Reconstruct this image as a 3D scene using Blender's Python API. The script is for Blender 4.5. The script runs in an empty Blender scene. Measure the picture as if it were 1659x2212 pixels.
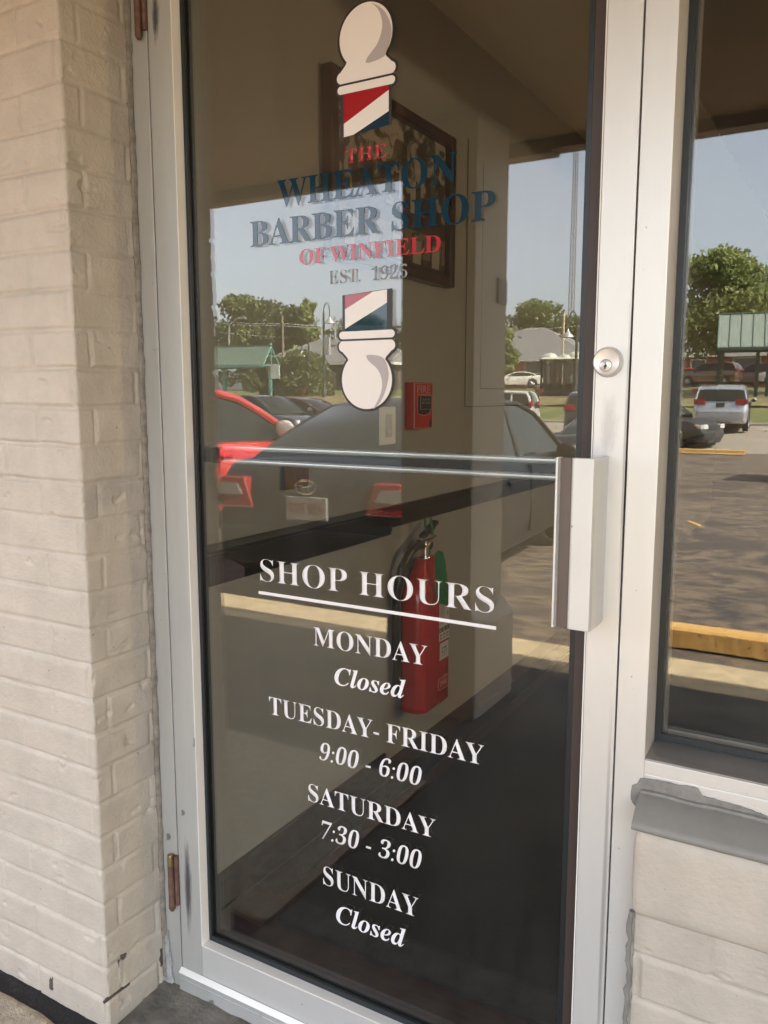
import bpy, bmesh, math, random
import numpy as np
from mathutils import Vector, Matrix
R=math.radians
random.seed(7)
scene=bpy.context.scene
COL=scene.collection
# ---------------------------------------------------------------- camera, sky, sun, exposure
cam=bpy.data.cameras.new('camera'); cam_o=bpy.data.objects.new('camera',cam); COL.objects.link(cam_o)
cam_o.location=(0,-1.2,1.3)
cam_o.rotation_euler=(R(90-8.0),0,R(30.3))
cam.sensor_fit='VERTICAL'; cam.sensor_height=36; cam.sensor_width=27; cam.lens=36*1784/2212
cam.clip_start=0.02; cam.clip_end=2000
scene.camera=cam_o
w=bpy.data.worlds.new('World'); scene.world=w; w.use_nodes=True
nt=w.node_tree; bg=nt.nodes['Background']
sky=nt.nodes.new('ShaderNodeTexSky'); sky.sky_type='NISHITA'; sky.sun_disc=False
SUN_EL=43.4; SUN_AZ=math.degrees(math.atan2(1.05,.11))   # clockwise from +Y
sky.sun_elevation=R(SUN_EL); sky.sun_rotation=R(SUN_AZ); sky.air_density=1.0; sky.dust_density=2.5; sky.ozone_density=1.5
hs=nt.nodes.new('ShaderNodeHueSaturation'); hs.inputs['Saturation'].default_value=.4; hs.inputs['Value'].default_value=1.0
nt.links.new(sky.outputs[0],hs.inputs['Color']); nt.links.new(hs.outputs[0],bg.inputs[0]); bg.inputs[1].default_value=0.15
sun=bpy.data.lights.new('sun','SUN'); sun.energy=5.0; sun.angle=R(0.5); sun.color=(1,.93,.82)
so=bpy.data.objects.new('sun',sun); COL.objects.link(so)
sd=Vector((1.05,.11,1.0)).normalized()
so.rotation_euler=sd.to_track_quat('Z','Y').to_euler(); so.location=(20,-20,30)
vs=scene.view_settings; vs.view_transform='Standard'; vs.look='None'; vs.gamma=1; vs.exposure=2.8; vs.use_curve_mapping=False
cy=scene.cycles
cy.max_bounces=10; cy.diffuse_bounces=4; cy.glossy_bounces=6; cy.transparent_max_bounces=24; cy.transmission_bounces=6
cy.use_denoising=True; cy.caustics_reflective=False; cy.caustics_refractive=False; cy.sample_clamp_indirect=6
cy.use_adaptive_sampling=False

# ---------------------------------------------------------------- materials
MATS={}
def mat(name,col,rough=.6,metal=0,spec=.5,var=0,vs=8,bump=0,bs=60,col2=None,mix=(.35,.7),detail=6,stretch=None,bstretch=None,emit=None,coat=0,bump2=None,dirt=None):
    m=bpy.data.materials.new(name); m.use_nodes=True; t=m.node_tree; p=t.nodes['Principled BSDF']
    p.inputs['Base Color'].default_value=(*col,1); p.inputs['Roughness'].default_value=rough; p.inputs['Metallic'].default_value=metal
    p.inputs['Specular IOR Level'].default_value=spec
    if coat: p.inputs['Coat Weight'].default_value=coat; p.inputs['Coat Roughness'].default_value=.03
    tc=None
    def co(scale,stretch=None):
        nonlocal tc
        if tc is None: tc=t.nodes.new('ShaderNodeTexCoord')
        mp=t.nodes.new('ShaderNodeMapping'); s=stretch or (1,1,1); mp.inputs['Scale'].default_value=(scale*s[0],scale*s[1],scale*s[2])
        t.links.new(tc.outputs['Object'],mp.inputs[0]); return mp.outputs[0]
    last=None
    if var or col2:
        n=t.nodes.new('ShaderNodeTexNoise'); n.inputs['Scale'].default_value=1; n.inputs['Detail'].default_value=detail; n.inputs['Roughness'].default_value=.6
        t.links.new(co(vs,stretch),n.inputs['Vector'])
        r=t.nodes.new('ShaderNodeValToRGB'); r.color_ramp.elements[0].position=mix[0]; r.color_ramp.elements[1].position=mix[1]
        c2=col2 if col2 else tuple(c*(1-var) for c in col)
        c1=col if col2 else tuple(min(1,c*(1+var*.6)) for c in col)
        r.color_ramp.elements[0].color=(*c2,1); r.color_ramp.elements[1].color=(*c1,1)
        t.links.new(n.outputs['Fac'],r.inputs[0]); last=r.outputs[0]
    if dirt:   # (colour, scale, threshold)
        n=t.nodes.new('ShaderNodeTexNoise'); n.inputs['Scale'].default_value=1; n.inputs['Detail'].default_value=4
        t.links.new(co(dirt[1],dirt[3] if len(dirt)>3 else None),n.inputs['Vector'])
        r=t.nodes.new('ShaderNodeValToRGB'); r.color_ramp.elements[0].position=dirt[2]; r.color_ramp.elements[1].position=dirt[2]+.05
        r.color_ramp.elements[0].color=(0,0,0,1); r.color_ramp.elements[1].color=(1,1,1,1)
        t.links.new(n.outputs['Fac'],r.inputs[0])
        mx=t.nodes.new('ShaderNodeMix'); mx.data_type='RGBA'; mx.inputs[7].default_value=(*dirt[0],1)
        if last: t.links.new(last,mx.inputs[6])
        else: mx.inputs[6].default_value=(*col,1)
        t.links.new(r.outputs[0],mx.inputs[0]); last=mx.outputs[2]
    if last: t.links.new(last,p.inputs['Base Color'])
    if bump:
        n=t.nodes.new('ShaderNodeTexNoise'); n.inputs['Scale'].default_value=1; n.inputs['Detail'].default_value=5; n.inputs['Roughness'].default_value=.65
        t.links.new(co(bs,bstretch),n.inputs['Vector'])
        b=t.nodes.new('ShaderNodeBump'); b.inputs['Strength'].default_value=1; b.inputs['Distance'].default_value=bump
        t.links.new(n.outputs['Fac'],b.inputs['Height']); t.links.new(b.outputs[0],p.inputs['Normal'])
    MATS[name]=m; return m
def leaf_mat(name,col,tr=.35):
    m=bpy.data.materials.new(name); m.use_nodes=True; t=m.node_tree; p=t.nodes['Principled BSDF']; p.inputs['Roughness'].default_value=.55
    n=t.nodes.new('ShaderNodeTexNoise'); n.inputs['Scale'].default_value=1.1; n.inputs['Detail'].default_value=3
    tc=t.nodes.new('ShaderNodeTexCoord'); t.links.new(tc.outputs['Object'],n.inputs['Vector'])
    r=t.nodes.new('ShaderNodeValToRGB'); r.color_ramp.elements[0].position=.35; r.color_ramp.elements[1].position=.65
    r.color_ramp.elements[0].color=(col[0]*.6,col[1]*.65,col[2]*.6,1); r.color_ramp.elements[1].color=(col[0]*1.3,col[1]*1.2,col[2]*1.1,1)
    t.links.new(n.outputs['Fac'],r.inputs[0]); t.links.new(r.outputs[0],p.inputs['Base Color'])
    tl=t.nodes.new('ShaderNodeBsdfTranslucent'); t.links.new(r.outputs[0],tl.inputs[0])
    mx=t.nodes.new('ShaderNodeMixShader'); mx.inputs[0].default_value=tr
    t.links.new(p.outputs[0],mx.inputs[1]); t.links.new(tl.outputs[0],mx.inputs[2]); t.links.new(mx.outputs[0],t.nodes['Material Output'].inputs[0])
    return m
def pane_mat(name,r0,tint=(1,1,1),rough=0.0,wav=0,haze=0):
    """clear pane without refraction: Schlick reflectance from |N.I| on either face"""
    m=bpy.data.materials.new(name); m.use_nodes=True; t=m.node_tree; t.nodes.clear()
    o=t.nodes.new('ShaderNodeOutputMaterial'); g=t.nodes.new('ShaderNodeNewGeometry')
    d=t.nodes.new('ShaderNodeVectorMath'); d.operation='DOT_PRODUCT'; t.links.new(g.outputs['Normal'],d.inputs[0]); t.links.new(g.outputs['Incoming'],d.inputs[1])
    def M(op,a,b=None):
        n=t.nodes.new('ShaderNodeMath'); n.operation=op
        for i,v in enumerate((a,b)):
            if v is None: continue
            if isinstance(v,(int,float)): n.inputs[i].default_value=v
            else: t.links.new(v,n.inputs[i])
        return n.outputs[0]
    c=M('ABSOLUTE',d.outputs['Value']); k=M('POWER',M('SUBTRACT',1.0,c),5.0)
    f=M('ADD',M('MULTIPLY',k,1-r0),r0)
    tr=t.nodes.new('ShaderNodeBsdfTransparent'); tr.inputs[0].default_value=(*tint,1)
    gl=t.nodes.new('ShaderNodeBsdfGlossy'); gl.inputs['Roughness'].default_value=rough; gl.inputs[0].default_value=(1,1,1,1)
    if haze:
        tc=t.nodes.new('ShaderNodeTexCoord'); mp=t.nodes.new('ShaderNodeMapping'); mp.inputs['Scale'].default_value=(9,9,2.2); mp.inputs['Rotation'].default_value=(0,.35,0); t.links.new(tc.outputs['Object'],mp.inputs[0])
        n=t.nodes.new('ShaderNodeTexNoise'); n.inputs['Scale'].default_value=1.0; n.inputs['Detail'].default_value=7; n.inputs['Roughness'].default_value=.65; n.inputs['Distortion'].default_value=.8; t.links.new(mp.outputs[0],n.inputs['Vector'])
        r_=t.nodes.new('ShaderNodeMapRange'); r_.inputs['From Min'].default_value=.42; r_.inputs['From Max'].default_value=.72; r_.inputs['To Min'].default_value=haze*.25; r_.inputs['To Max'].default_value=haze; t.links.new(n.outputs['Fac'],r_.inputs[0])
        df=t.nodes.new('ShaderNodeBsdfDiffuse'); df.inputs[0].default_value=(.75,.76,.78,1)
        hm=t.nodes.new('ShaderNodeMixShader'); t.links.new(r_.outputs[0],hm.inputs[0]); t.links.new(tr.outputs[0],hm.inputs[1]); t.links.new(df.outputs[0],hm.inputs[2]); tr_out=hm.outputs[0]
    else: tr_out=tr.outputs[0]
    if wav:
        tc=t.nodes.new('ShaderNodeTexCoord'); n=t.nodes.new('ShaderNodeTexNoise'); n.inputs['Scale'].default_value=5; n.inputs['Detail'].default_value=0
        t.links.new(tc.outputs['Object'],n.inputs['Vector']); b=t.nodes.new('ShaderNodeBump'); b.inputs['Distance'].default_value=wav
        t.links.new(n.outputs['Fac'],b.inputs['Height']); t.links.new(b.outputs[0],gl.inputs['Normal'])
    mx=t.nodes.new('ShaderNodeMixShader'); t.links.new(f,mx.inputs[0]); t.links.new(tr_out,mx.inputs[1]); t.links.new(gl.outputs[0],mx.inputs[2])
    t.links.new(mx.outputs[0],o.inputs[0]); MATS[name]=m; return m

PAINT=mat('painted_brick',(.58,.52,.435),.5,var=.14,vs=11,bump=.0022,bs=130,mix=(.3,.75),detail=10,dirt=((.2,.18,.15),60,.715))
PAINT2=mat('painted_brick_low',(.555,.495,.415),.5,var=.12,vs=9,bump=.0018,bs=110,detail=10,dirt=((.25,.22,.19),70,.71))
ALU=mat('anodised_aluminium',(.76,.75,.72),.42,metal=.45,var=.06,vs=3,bump=.00025,bs=260,bstretch=(1,1,.03),stretch=(1,1,.15),dirt=((.36,.35,.33),120,.70))
ALU_D=mat('worn_aluminium',(.55,.55,.53),.45,metal=.35,var=.15,vs=5,bump=.00025,bs=260,bstretch=(1,1,.03),stretch=(1,1,.2),dirt=((.2,.2,.2),24,.66))
ALU_W=mat('glazing_bead_aluminium',(.92,.91,.86),.45,metal=.05,var=.04,vs=5)
ALU_G=mat('sill_aluminium',(.46,.44,.42),.4,metal=.8,var=.1,vs=8)
RUB=mat('black_rubber',(.018,.022,.024),.35,bump=.0004,bs=200)
BLACK=mat('black_gap',(.01,.01,.01),.8)
CAULK=mat('old_caulk',(.27,.24,.20),.6,var=.35,vs=60,bump=.002,bs=140)
CAULKG=mat('grey_caulk',(.25,.24,.22),.5,var=.2,vs=40,bump=.002,bs=90)
RUST=mat('rusty_hinge',(.11,.05,.04),.5,metal=.1,col2=(.20,.11,.075),vs=70,bump=.0006,bs=150)
BRASS=mat('aged_brass',(.40,.30,.16),.35,metal=.9,var=.2,vs=80)
STONE=mat('grey_sill_paint',(.26,.25,.225),.5,var=.08,vs=12,bump=.0008,bs=60)
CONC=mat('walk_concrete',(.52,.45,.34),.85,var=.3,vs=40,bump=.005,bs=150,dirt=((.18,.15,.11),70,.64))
WALK=mat('shaded_walk_concrete',(.115,.098,.075),.85,col2=(.05,.045,.038),vs=3,mix=(.35,.6),detail=9,bump=.004,bs=80)  # porch shade is put into this dark walk colour
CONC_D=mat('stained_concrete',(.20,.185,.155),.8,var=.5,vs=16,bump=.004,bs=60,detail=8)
TAR=mat('tar_joint',(.016,.015,.016),.8,col2=(.07,.06,.05),vs=30,mix=(.3,.42),detail=8,bump=.006,bs=90)
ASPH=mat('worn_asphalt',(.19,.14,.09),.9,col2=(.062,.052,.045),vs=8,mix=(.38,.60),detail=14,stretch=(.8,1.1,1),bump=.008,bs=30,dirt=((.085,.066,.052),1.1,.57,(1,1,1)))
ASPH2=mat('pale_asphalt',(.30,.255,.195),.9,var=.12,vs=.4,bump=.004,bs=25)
YEL=mat('yellow_paint',(.66,.385,.115),.75,col2=(.38,.33,.24),vs=11,mix=(.30,.34),bump=.004,bs=60,dirt=((.20,.12,.06),26,.66))
WHITEP=mat('white_marking',(.7,.68,.6),.8)
GRASS=mat('grass',(.085,.13,.028),.9,col2=(.17,.155,.055),vs=.8,mix=(.4,.65),bump=.05,bs=3,detail=9)
DRYG=mat('dry_grass',(.26,.20,.10),.9,col2=(.13,.14,.045),vs=1.2,mix=(.4,.6),bump=.04,bs=4)
SOFF=mat('soffit_boards',(.33,.25,.17),.7,var=.08,vs=4)
IWALL=mat('interior_paint',(.265,.27,.258),.6,var=.05,vs=2.5,bump=.0006,bs=120)
IBLK=mat('black_trim',(.008,.008,.010),.35,var=.2,vs=10,bump=.0006,bs=80)
WOODF=mat('red_wood_floor',(.055,.018,.009),.4,col2=(.022,.008,.005),vs=5,stretch=(3,14,1))
MATM=mat('floor_mat',(.006,.0065,.006),.9,bump=.004,bs=160)
MATM2=mat('ribbed_mat',(.0075,.0078,.0065),.9,bump=.003,bs=200)
ICEIL=mat('interior_ceiling',(.80,.72,.58),.8)
DARKW=mat('dark_back_wall',(.24,.20,.155),.8,var=.2,vs=1)
RED=mat('extinguisher_red',(.42,.012,.012),.22,coat=.5,bump=.0004,bs=20)
REDB=mat('alarm_red',(.40,.016,.014),.35)
CHROME=mat('chrome',(.75,.75,.76),.12,metal=1)
PLBLK=mat('black_plastic',(.015,.015,.016),.35)
GRN=mat('green_tag',(.008,.20,.045),.5,var=.35,vs=30)
WVIN=mat('white_vinyl',(.86,.84,.84),.42,spec=.4)
CREAMV=mat('cream_vinyl',(.84,.80,.76),.3,spec=.5)
GRYV=mat('grey_vinyl',(.45,.41,.41),.3)
BLKV=mat('black_vinyl',(.03,.024,.022),.3)
REDV=mat('red_vinyl',(.36,.018,.025),.05)
REDT=mat('bright_red_vinyl',(.46,.04,.055),.03)
BLUV=mat('blue_vinyl',(.008,.036,.062),.03)
SILV=mat('silver_vinyl',(.27,.275,.28),.06)
WPL=mat('white_plastic',(.62,.63,.58),.4)
LABEL=mat('label_silver',(.42,.42,.41),.45)
FRAMEW=mat('dark_wood_frame',(.035,.017,.011),.3,var=.3,vs=30,stretch=(1,.2,1))
KEYF=mat('lock_face',(.80,.79,.76),.38,metal=.45)
GROOVE=mat('bronze_groove',(.155,.12,.10),.5,metal=.1,var=.15,vs=12,stretch=(1,1,.2),dirt=((.62,.6,.58),50,.79))
HAND=mat('satin_aluminium',(.72,.72,.70),.42,metal=.4,var=.04,vs=10,dirt=((.35,.34,.32),70,.735))
ORNG=mat('brown_card',(.15,.085,.035),.5,var=.3,vs=30)
GLASS=pane_mat('door_glass',.062,(.93,.95,.94),0,0,.009)
GLASSW=pane_mat('window_glass',.070,(.90,.92,.91),0,0,.009)

# ---------------------------------------------------------------- mesh helper
class MB:
    def __init__(s): s.v=[];s.f=[];s.m=[];s.sm=[]
    def add(s,vs,fs,mi=0,smooth=False):
        b=len(s.v); s.v+= [tuple(v) for v in vs]; s.f+=[tuple(i+b for i in f) for f in fs]; s.m+=[mi]*len(fs); s.sm+=[smooth]*len(fs); return s
    def box(s,a,b,mi=0):
        x0,y0,z0=[min(a[i],b[i]) for i in range(3)]; x1,y1,z1=[max(a[i],b[i]) for i in range(3)]
        return s.add([(x0,y0,z0),(x1,y0,z0),(x1,y1,z0),(x0,y1,z0),(x0,y0,z1),(x1,y0,z1),(x1,y1,z1),(x0,y1,z1)],
          [(0,3,2,1),(4,5,6,7),(0,1,5,4),(1,2,6,5),(2,3,7,6),(3,0,4,7)],mi)
    def prism(s,poly,d0,d1,axis='x',mi=0,smooth=False):
        """poly 2-D; axis x: (y,z); y: (x,z); z: (x,y)"""
        def P(p,d): return {'x':(d,p[0],p[1]),'y':(p[0],d,p[1]),'z':(p[0],p[1],d)}[axis]
        n=len(poly); ar=sum(poly[i][0]*poly[(i+1)%n][1]-poly[(i+1)%n][0]*poly[i][1] for i in range(n))
        if ar<0: poly=poly[::-1]
        if axis=='y': poly=poly[::-1]
        lo,hi=min(d0,d1),max(d0,d1)
        vs=[P(p,lo) for p in poly]+[P(p,hi) for p in poly]
        fs=[tuple(range(n))[::-1],tuple(range(n,2*n))]
        b=len(s.v); s.add(vs,fs,mi); s.f+= [tuple(b+k for k in (i,(i+1)%n,(i+1)%n+n,i+n)) for i in range(n)]; s.m+=[mi]*n; s.sm+=[smooth]*n
        return s
    def tube(s,pts,r,n=10,mi=0,cap=True,smooth=True):
        pts=[Vector(p) for p in pts]; rs=r if isinstance(r,(list,tuple)) else [r]*len(pts); vs=[];up=None
        for i,p in enumerate(pts):
            t=(pts[min(i+1,len(pts)-1)]-pts[max(i-1,0)]).normalized()
            if up is None: up=Vector((0,0,1)) if abs(t.z)<.9 else Vector((1,0,0))
            a=t.cross(up).normalized(); up=a.cross(t).normalized()
            for k in range(n):
                q=2*math.pi*k/n; vs.append(p+(a*math.cos(q)+up*math.sin(q))*rs[i])
        fs=[(i*n+k,i*n+(k+1)%n,(i+1)*n+(k+1)%n,(i+1)*n+k) for i in range(len(pts)-1) for k in range(n)]
        s.add(vs,fs,mi,smooth)
        if cap:
            b=len(s.v)-len(vs); s.f+=[tuple(b+k for k in range(n))[::-1],tuple(b+(len(pts)-1)*n+k for k in range(n))]; s.m+=[mi]*2; s.sm+=[False]*2
        return s
    def lathe(s,prof,c=(0,0,0),axis='z',n=24,mi=0,smooth=True):
        vs=[]
        for r_,h in prof:
            for k in range(n):
                a=2*math.pi*k/n; x,y=r_*math.cos(a),r_*math.sin(a)
                q={'z':(x,y,h),'x':(h,x,y),'y':(y,h,x)}[axis]; vs.append((c[0]+q[0],c[1]+q[1],c[2]+q[2]))
        m=len(prof)
        fs=[(i*n+k,i*n+(k+1)%n,(i+1)*n+(k+1)%n,(i+1)*n+k) for i in range(m-1) for k in range(n)]
        s.add(vs,fs,mi,smooth); b=len(s.v)-len(vs)
        if prof[0][0]>1e-6: s.f.append(tuple(b+k for k in range(n))[::-1]); s.m.append(mi); s.sm.append(False)
        if prof[-1][0]>1e-6: s.f.append(tuple(b+(m-1)*n+k for k in range(n))); s.m.append(mi); s.sm.append(False)
        return s
    def ell(s,c,r,n=14,m=8,mi=0,jit=0):
        vs=[];
        for i in range(m+1):
            a=math.pi*i/m
            for k in range(n):
                b=2*math.pi*k/n; j=1+random.uniform(-jit,jit)
                vs.append((c[0]+r[0]*math.sin(a)*math.cos(b)*j,c[1]+r[1]*math.sin(a)*math.sin(b)*j,c[2]+r[2]*math.cos(a)*j))
        return s.add(vs,[(i*n+k,(i+1)*n+k,(i+1)*n+(k+1)%n,i*n+(k+1)%n) for i in range(m) for k in range(n)],mi,True)
    def poly(s,pts,mi=0): return s.add(pts,[tuple(range(len(pts)))],mi)
    def build(s,name,mats,parent=None,bevel=0,seg=2):
        used=sorted({i for f in s.f for i in f})
        if len(used)<len(s.v):
            mp={j:i for i,j in enumerate(used)}; s.v=[s.v[j] for j in used]; s.f=[tuple(mp[i] for i in f) for f in s.f]
        me=bpy.data.meshes.new(name); me.from_pydata(s.v,[],s.f)
        for m in (mats if isinstance(mats,(list,tuple)) else [mats]): me.materials.append(m)
        me.polygons.foreach_set('material_index',s.m); me.polygons.foreach_set('use_smooth',s.sm); me.update()
        if any(s.sm) and len(s.v)<60000: me.set_sharp_from_angle(angle=R(42))
        o=bpy.data.objects.new(name,me); COL.objects.link(o)
        if parent: o.parent=parent
        if bevel:
            b=o.modifiers.new('bevel','BEVEL'); b.width=bevel; b.segments=seg; b.limit_method='ANGLE'; b.angle_limit=R(35)
        return o
def jag(pts,a,step=.004):
    out=[]
    for i in range(len(pts)):
        p,q=pts[i],pts[(i+1)%len(pts)]; n=max(1,int(math.hypot(q[0]-p[0],q[1]-p[1])/step))
        for k in range(n):
            t=k/n; out.append((p[0]+(q[0]-p[0])*t+random.uniform(-a,a),p[1]+(q[1]-p[1])*t+random.uniform(-a,a)))
    return out
def tag(o,label=None,cat=None,group=None,kind=None):
    if label: o['label']=label
    if cat: o['category']=cat
    if group: o['group']=group
    if kind: o['kind']=kind
    return o
def thing(name,label,cat,loc=(0,0,0),rz=0,group=None):
    o=bpy.data.objects.new(name,None); COL.objects.link(o); o.location=loc; o.rotation_euler=(0,0,rz); o.empty_display_size=.1
    return tag(o,label,cat,group)
def grid_obj(name,P,mats,parent=None,smooth=True):
    """P: (n,m,3) array"""
    n,m=P.shape[:2]; me=bpy.data.meshes.new(name)
    idx=np.arange(n*m).reshape(n,m); q=np.stack([idx[:-1,:-1],idx[:-1,1:],idx[1:,1:],idx[1:,:-1]],-1).reshape(-1,4)
    me.vertices.add(n*m); me.vertices.foreach_set('co',P.reshape(-1).astype(np.float32))
    me.loops.add(q.size); me.loops.foreach_set('vertex_index',q.reshape(-1).astype(np.int32))
    me.polygons.add(len(q)); me.polygons.foreach_set('loop_start',np.arange(0,q.size,4,dtype=np.int32)); me.polygons.foreach_set('loop_total',np.full(len(q),4,dtype=np.int32))
    me.polygons.foreach_set('use_smooth',np.full(len(q),smooth)); me.update(calc_edges=True); me.validate()
    me.materials.append(mats); o=bpy.data.objects.new(name,me); COL.objects.link(o)
    if parent: o.parent=parent
    return o
rng=np.random.RandomState(3)
_T=rng.rand(256,256)
def vnoise(x,y,oct=4):
    r=0;a=1;t=0
    for o in range(oct):
        xi=np.floor(x).astype(int); yi=np.floor(y).astype(int); fx=x-xi; fy=y-yi; fx=fx*fx*(3-2*fx); fy=fy*fy*(3-2*fy)
        g=lambda i,j:_T[(i+o*37)%256,(j+o*91)%256]
        r=r+a*((g(xi,yi)*(1-fx)+g(xi+1,yi)*fx)*(1-fy)+(g(xi,yi+1)*(1-fx)+g(xi+1,yi+1)*fx)*fy-.5); t+=a; a*=.5; x=x*2.03; y=y*2.03
    return r/t
def brick_height(U,Z,course=.0711,L=.203,off=0,jointfn=None,z0=0.0):
    wz=Z+.004*vnoise(U*7,Z*3,2)
    row=np.floor((wz-z0)/course).astype(int); fz=((wz-z0)/course-row)*course     # 0..course
    dz=np.minimum(fz,course-fz)
    uu=U+np.where(row%2==0,0,L/2)+off+.006*(_T[(row*7)%256,11]-.5)+.003*vnoise(U*5,Z*60,2)
    k=np.floor(uu/L).astype(int); fu=(uu/L-k)*L; du=np.minimum(fu,L-fu)
    j=lambda d,w: 1-np.clip((d-w*.35)/(w*.8),0,1)
    js=np.maximum(j(dz,.0055),j(du,.0052)*.85)
    fill=np.clip(.55+1.5*vnoise(U*6+9,Z*6,3),.1,1.0)
    h=-.0052*js*fill
    # crisp upper lip of each bed joint
    h-= .0045*np.exp(-((fz-.0030)/.0012)**2)*np.clip(.6+2.2*vnoise(U*9,Z*9+5,3),0,1)
    h-= .0030*np.exp(-((course-fz-.0030)/.0012)**2)*np.clip(.2+2.6*vnoise(U*9+40,Z*9+15,3),0,1)
    h-= .0035*np.exp(-((fu-.0040)/.0012)**2)*(dz>.005)*np.clip(.4+2.5*vnoise(U*11+70,Z*9,3),0,1)
    h+= .0022*(_T[(row*13)%256,(k*7)%256]-.5)
    h+= .0016*vnoise(U*45,Z*45,4)+.0026*vnoise(U*8,Z*8,3)
    n=vnoise(U*22+50,Z*40+7,3); h-=.0035*np.clip((n-.24)*9,0,1)
    return h

# ---------------------------------------------------------------- setting: ground
def strip(name,prof,x0,x1,m,nx=2,kind='structure'):
    xs=np.linspace(x0,x1,nx); P=np.array([[(x,-v,z) for v,z in prof] for x in xs]); o=grid_obj(name,P,m,smooth=False); tag(o,kind=kind); return o
# porch walk, a real slab with an irregular front edge
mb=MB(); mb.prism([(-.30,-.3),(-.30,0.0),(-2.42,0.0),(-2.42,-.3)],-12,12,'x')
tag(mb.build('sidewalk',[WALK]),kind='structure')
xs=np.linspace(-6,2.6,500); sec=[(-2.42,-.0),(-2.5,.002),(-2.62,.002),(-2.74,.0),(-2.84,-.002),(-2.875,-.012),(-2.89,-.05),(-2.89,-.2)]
P=np.array([[(x,a-(.018*float(vnoise(np.array([x*2.3]),np.array([j*.3]),5)[0]) if j>3 else 0),b+.006*float(vnoise(np.array([x*9.]),np.array([a*9.]),4)[0])) for j,(a,b) in enumerate(sec)] for x in xs]); tag(grid_obj('walk_edge',P,mat('lit_walk_edge',(.58,.45,.27),.85,var=.25,vs=12,bump=.006,bs=60)),kind='structure')  # pale copy of the walk concrete, sunlight put into its colour
xs=np.linspace(-3.4,1.6,340); ys=np.linspace(.06,-.34,70)
P=np.zeros((340,70,3)); X,Y=np.meshgrid(xs,ys,indexing='ij'); P[...,0]=X;P[...,1]=Y
P[...,2]=.004+.014*np.clip((Y+.13)/.12,0,1)+.006*vnoise(X*16,Y*16,4)+.004*vnoise(X*60,Y*60,3)
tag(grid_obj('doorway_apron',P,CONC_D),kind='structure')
# sandy joint strip in front of the pier: pale concrete lip and tarred gap
P=np.zeros((240,60,3)); xs=np.linspace(-3.4,-1.20,240); ts=np.linspace(0,1,60)
X,T=np.meshgrid(xs,ts,indexing='ij'); edge=-.178+.010*vnoise(X*14,X*0+3,4); Y=edge-T*.9
P[...,0]=X;P[...,1]=Y;P[...,2]=np.where(T<.02,-.004,.014)+.006*vnoise(X*30,Y*30,4)+.006*vnoise(X*9,Y*9,2)
tag(grid_obj('sidewalk_edge',P,CONC),kind='structure')
P=np.zeros((240,14,3)); ts=np.linspace(0,1,14); X,T=np.meshgrid(xs,ts,indexing='ij'); Y=-.15-T*.075
P[...,0]=X;P[...,1]=Y;P[...,2]=.0085+.007*vnoise(X*25,Y*60,4)
tag(grid_obj('tar_joint_strip',P,TAR),kind='structure')
def G(v):
    return float(np.interp(v,[2.8,9,15,21,26,30,35,37,38,46,50,66,400],[-.15,-.25,-.40,-.45,-.35,-.15,.0,.04,.14,1.15,1.2,2.05,2.4]))
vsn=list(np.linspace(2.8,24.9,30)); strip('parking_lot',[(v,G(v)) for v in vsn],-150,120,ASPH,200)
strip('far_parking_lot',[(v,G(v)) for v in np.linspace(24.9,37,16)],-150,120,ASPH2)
mb=MB(); mb.prism([(-37,-.3),(-37,.14),(-37.05,.16),(-37.3,.16),(-37.3,-.3)],-150,120,'x'); tag(mb.build('lot_kerb',[mat('kerb_concrete',(.40,.34,.25),.8,var=.1,vs=1)]),kind='structure')
xs=np.linspace(-150,120,540); vv=np.linspace(37.3,46,40); X,V=np.meshgrid(xs,vv,indexing='ij'); P=np.stack([X,-V,np.vectorize(G)(V)+.12*vnoise(X*.6,V*.6,4)],-1)
tag(grid_obj('grass_bank',P,GRASS),'green grass bank between the parking lot and the street',None,None,'structure')
vv=np.linspace(42.6,46,10); X,V=np.meshgrid(xs,vv,indexing='ij'); P=np.stack([X,-V,np.vectorize(G)(V)+.07+.2*vnoise(X*.35,V*.9,4)],-1)
tag(grid_obj('dry_grass_strip',P,DRYG),kind='structure')
mb=MB(); mb.prism([(-46,.9),(-46,1.26),(-47.4,1.28),(-47.4,.9)],-150,120,'x'); tag(mb.build('street_footpath',[mat('footpath_concrete',(.48,.36,.20),.8,var=.1,vs=1)]),kind='structure')
strip('verge',[(v,G(v)) for v in np.linspace(47.4,62,8)],-150,120,GRASS)
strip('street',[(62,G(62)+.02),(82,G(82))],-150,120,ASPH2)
strip('far_ground',[(82,G(82)),(400,2.4)],-300,300,GRASS)

# ---------------------------------------------------------------- brick pier beside the door (one wrapped painted sheet)
nz=860
def wrap_sheet(path,zs,name,L,off,course=.0711,m=PAINT,z0=0.0,parent=None,seed=0,amp=1):
    # path: list of (x,y,nx,ny,u)
    A=np.array(path); U,Z=np.meshgrid(A[:,4],zs,indexing='ij'); h=brick_height(U+seed,Z,course,L,off,z0=z0)*amp
    P=np.stack([A[:,0][:,None]+A[:,2][:,None]*h,A[:,1][:,None]+A[:,3][:,None]*h,Z],-1); return grid_obj(name,P[:,::-1],m,parent)
pth=[]; xc=-1.262; yf=-.16; r=.006
for x in np.arange(-3.2,-1.85,.02): pth.append((x,yf,0,-1,x-xc))
for x in np.arange(-1.85,xc-r,.0024): pth.append((x,yf,0,-1,x-xc))
for a in np.linspace(0,90,7): pth.append((xc-r+r*math.sin(R(a)),yf+r-r*math.cos(R(a)),math.sin(R(a)),-math.cos(R(a)),(a-45)*.0001))
for y in np.arange(yf+r+.002,.02,.0022): pth.append((xc,y,1,0,y-yf+.047))
pier=thing('brick_pier','tan painted brick pier to the left of the shop door','brick wall',(xc,yf,0))
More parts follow.
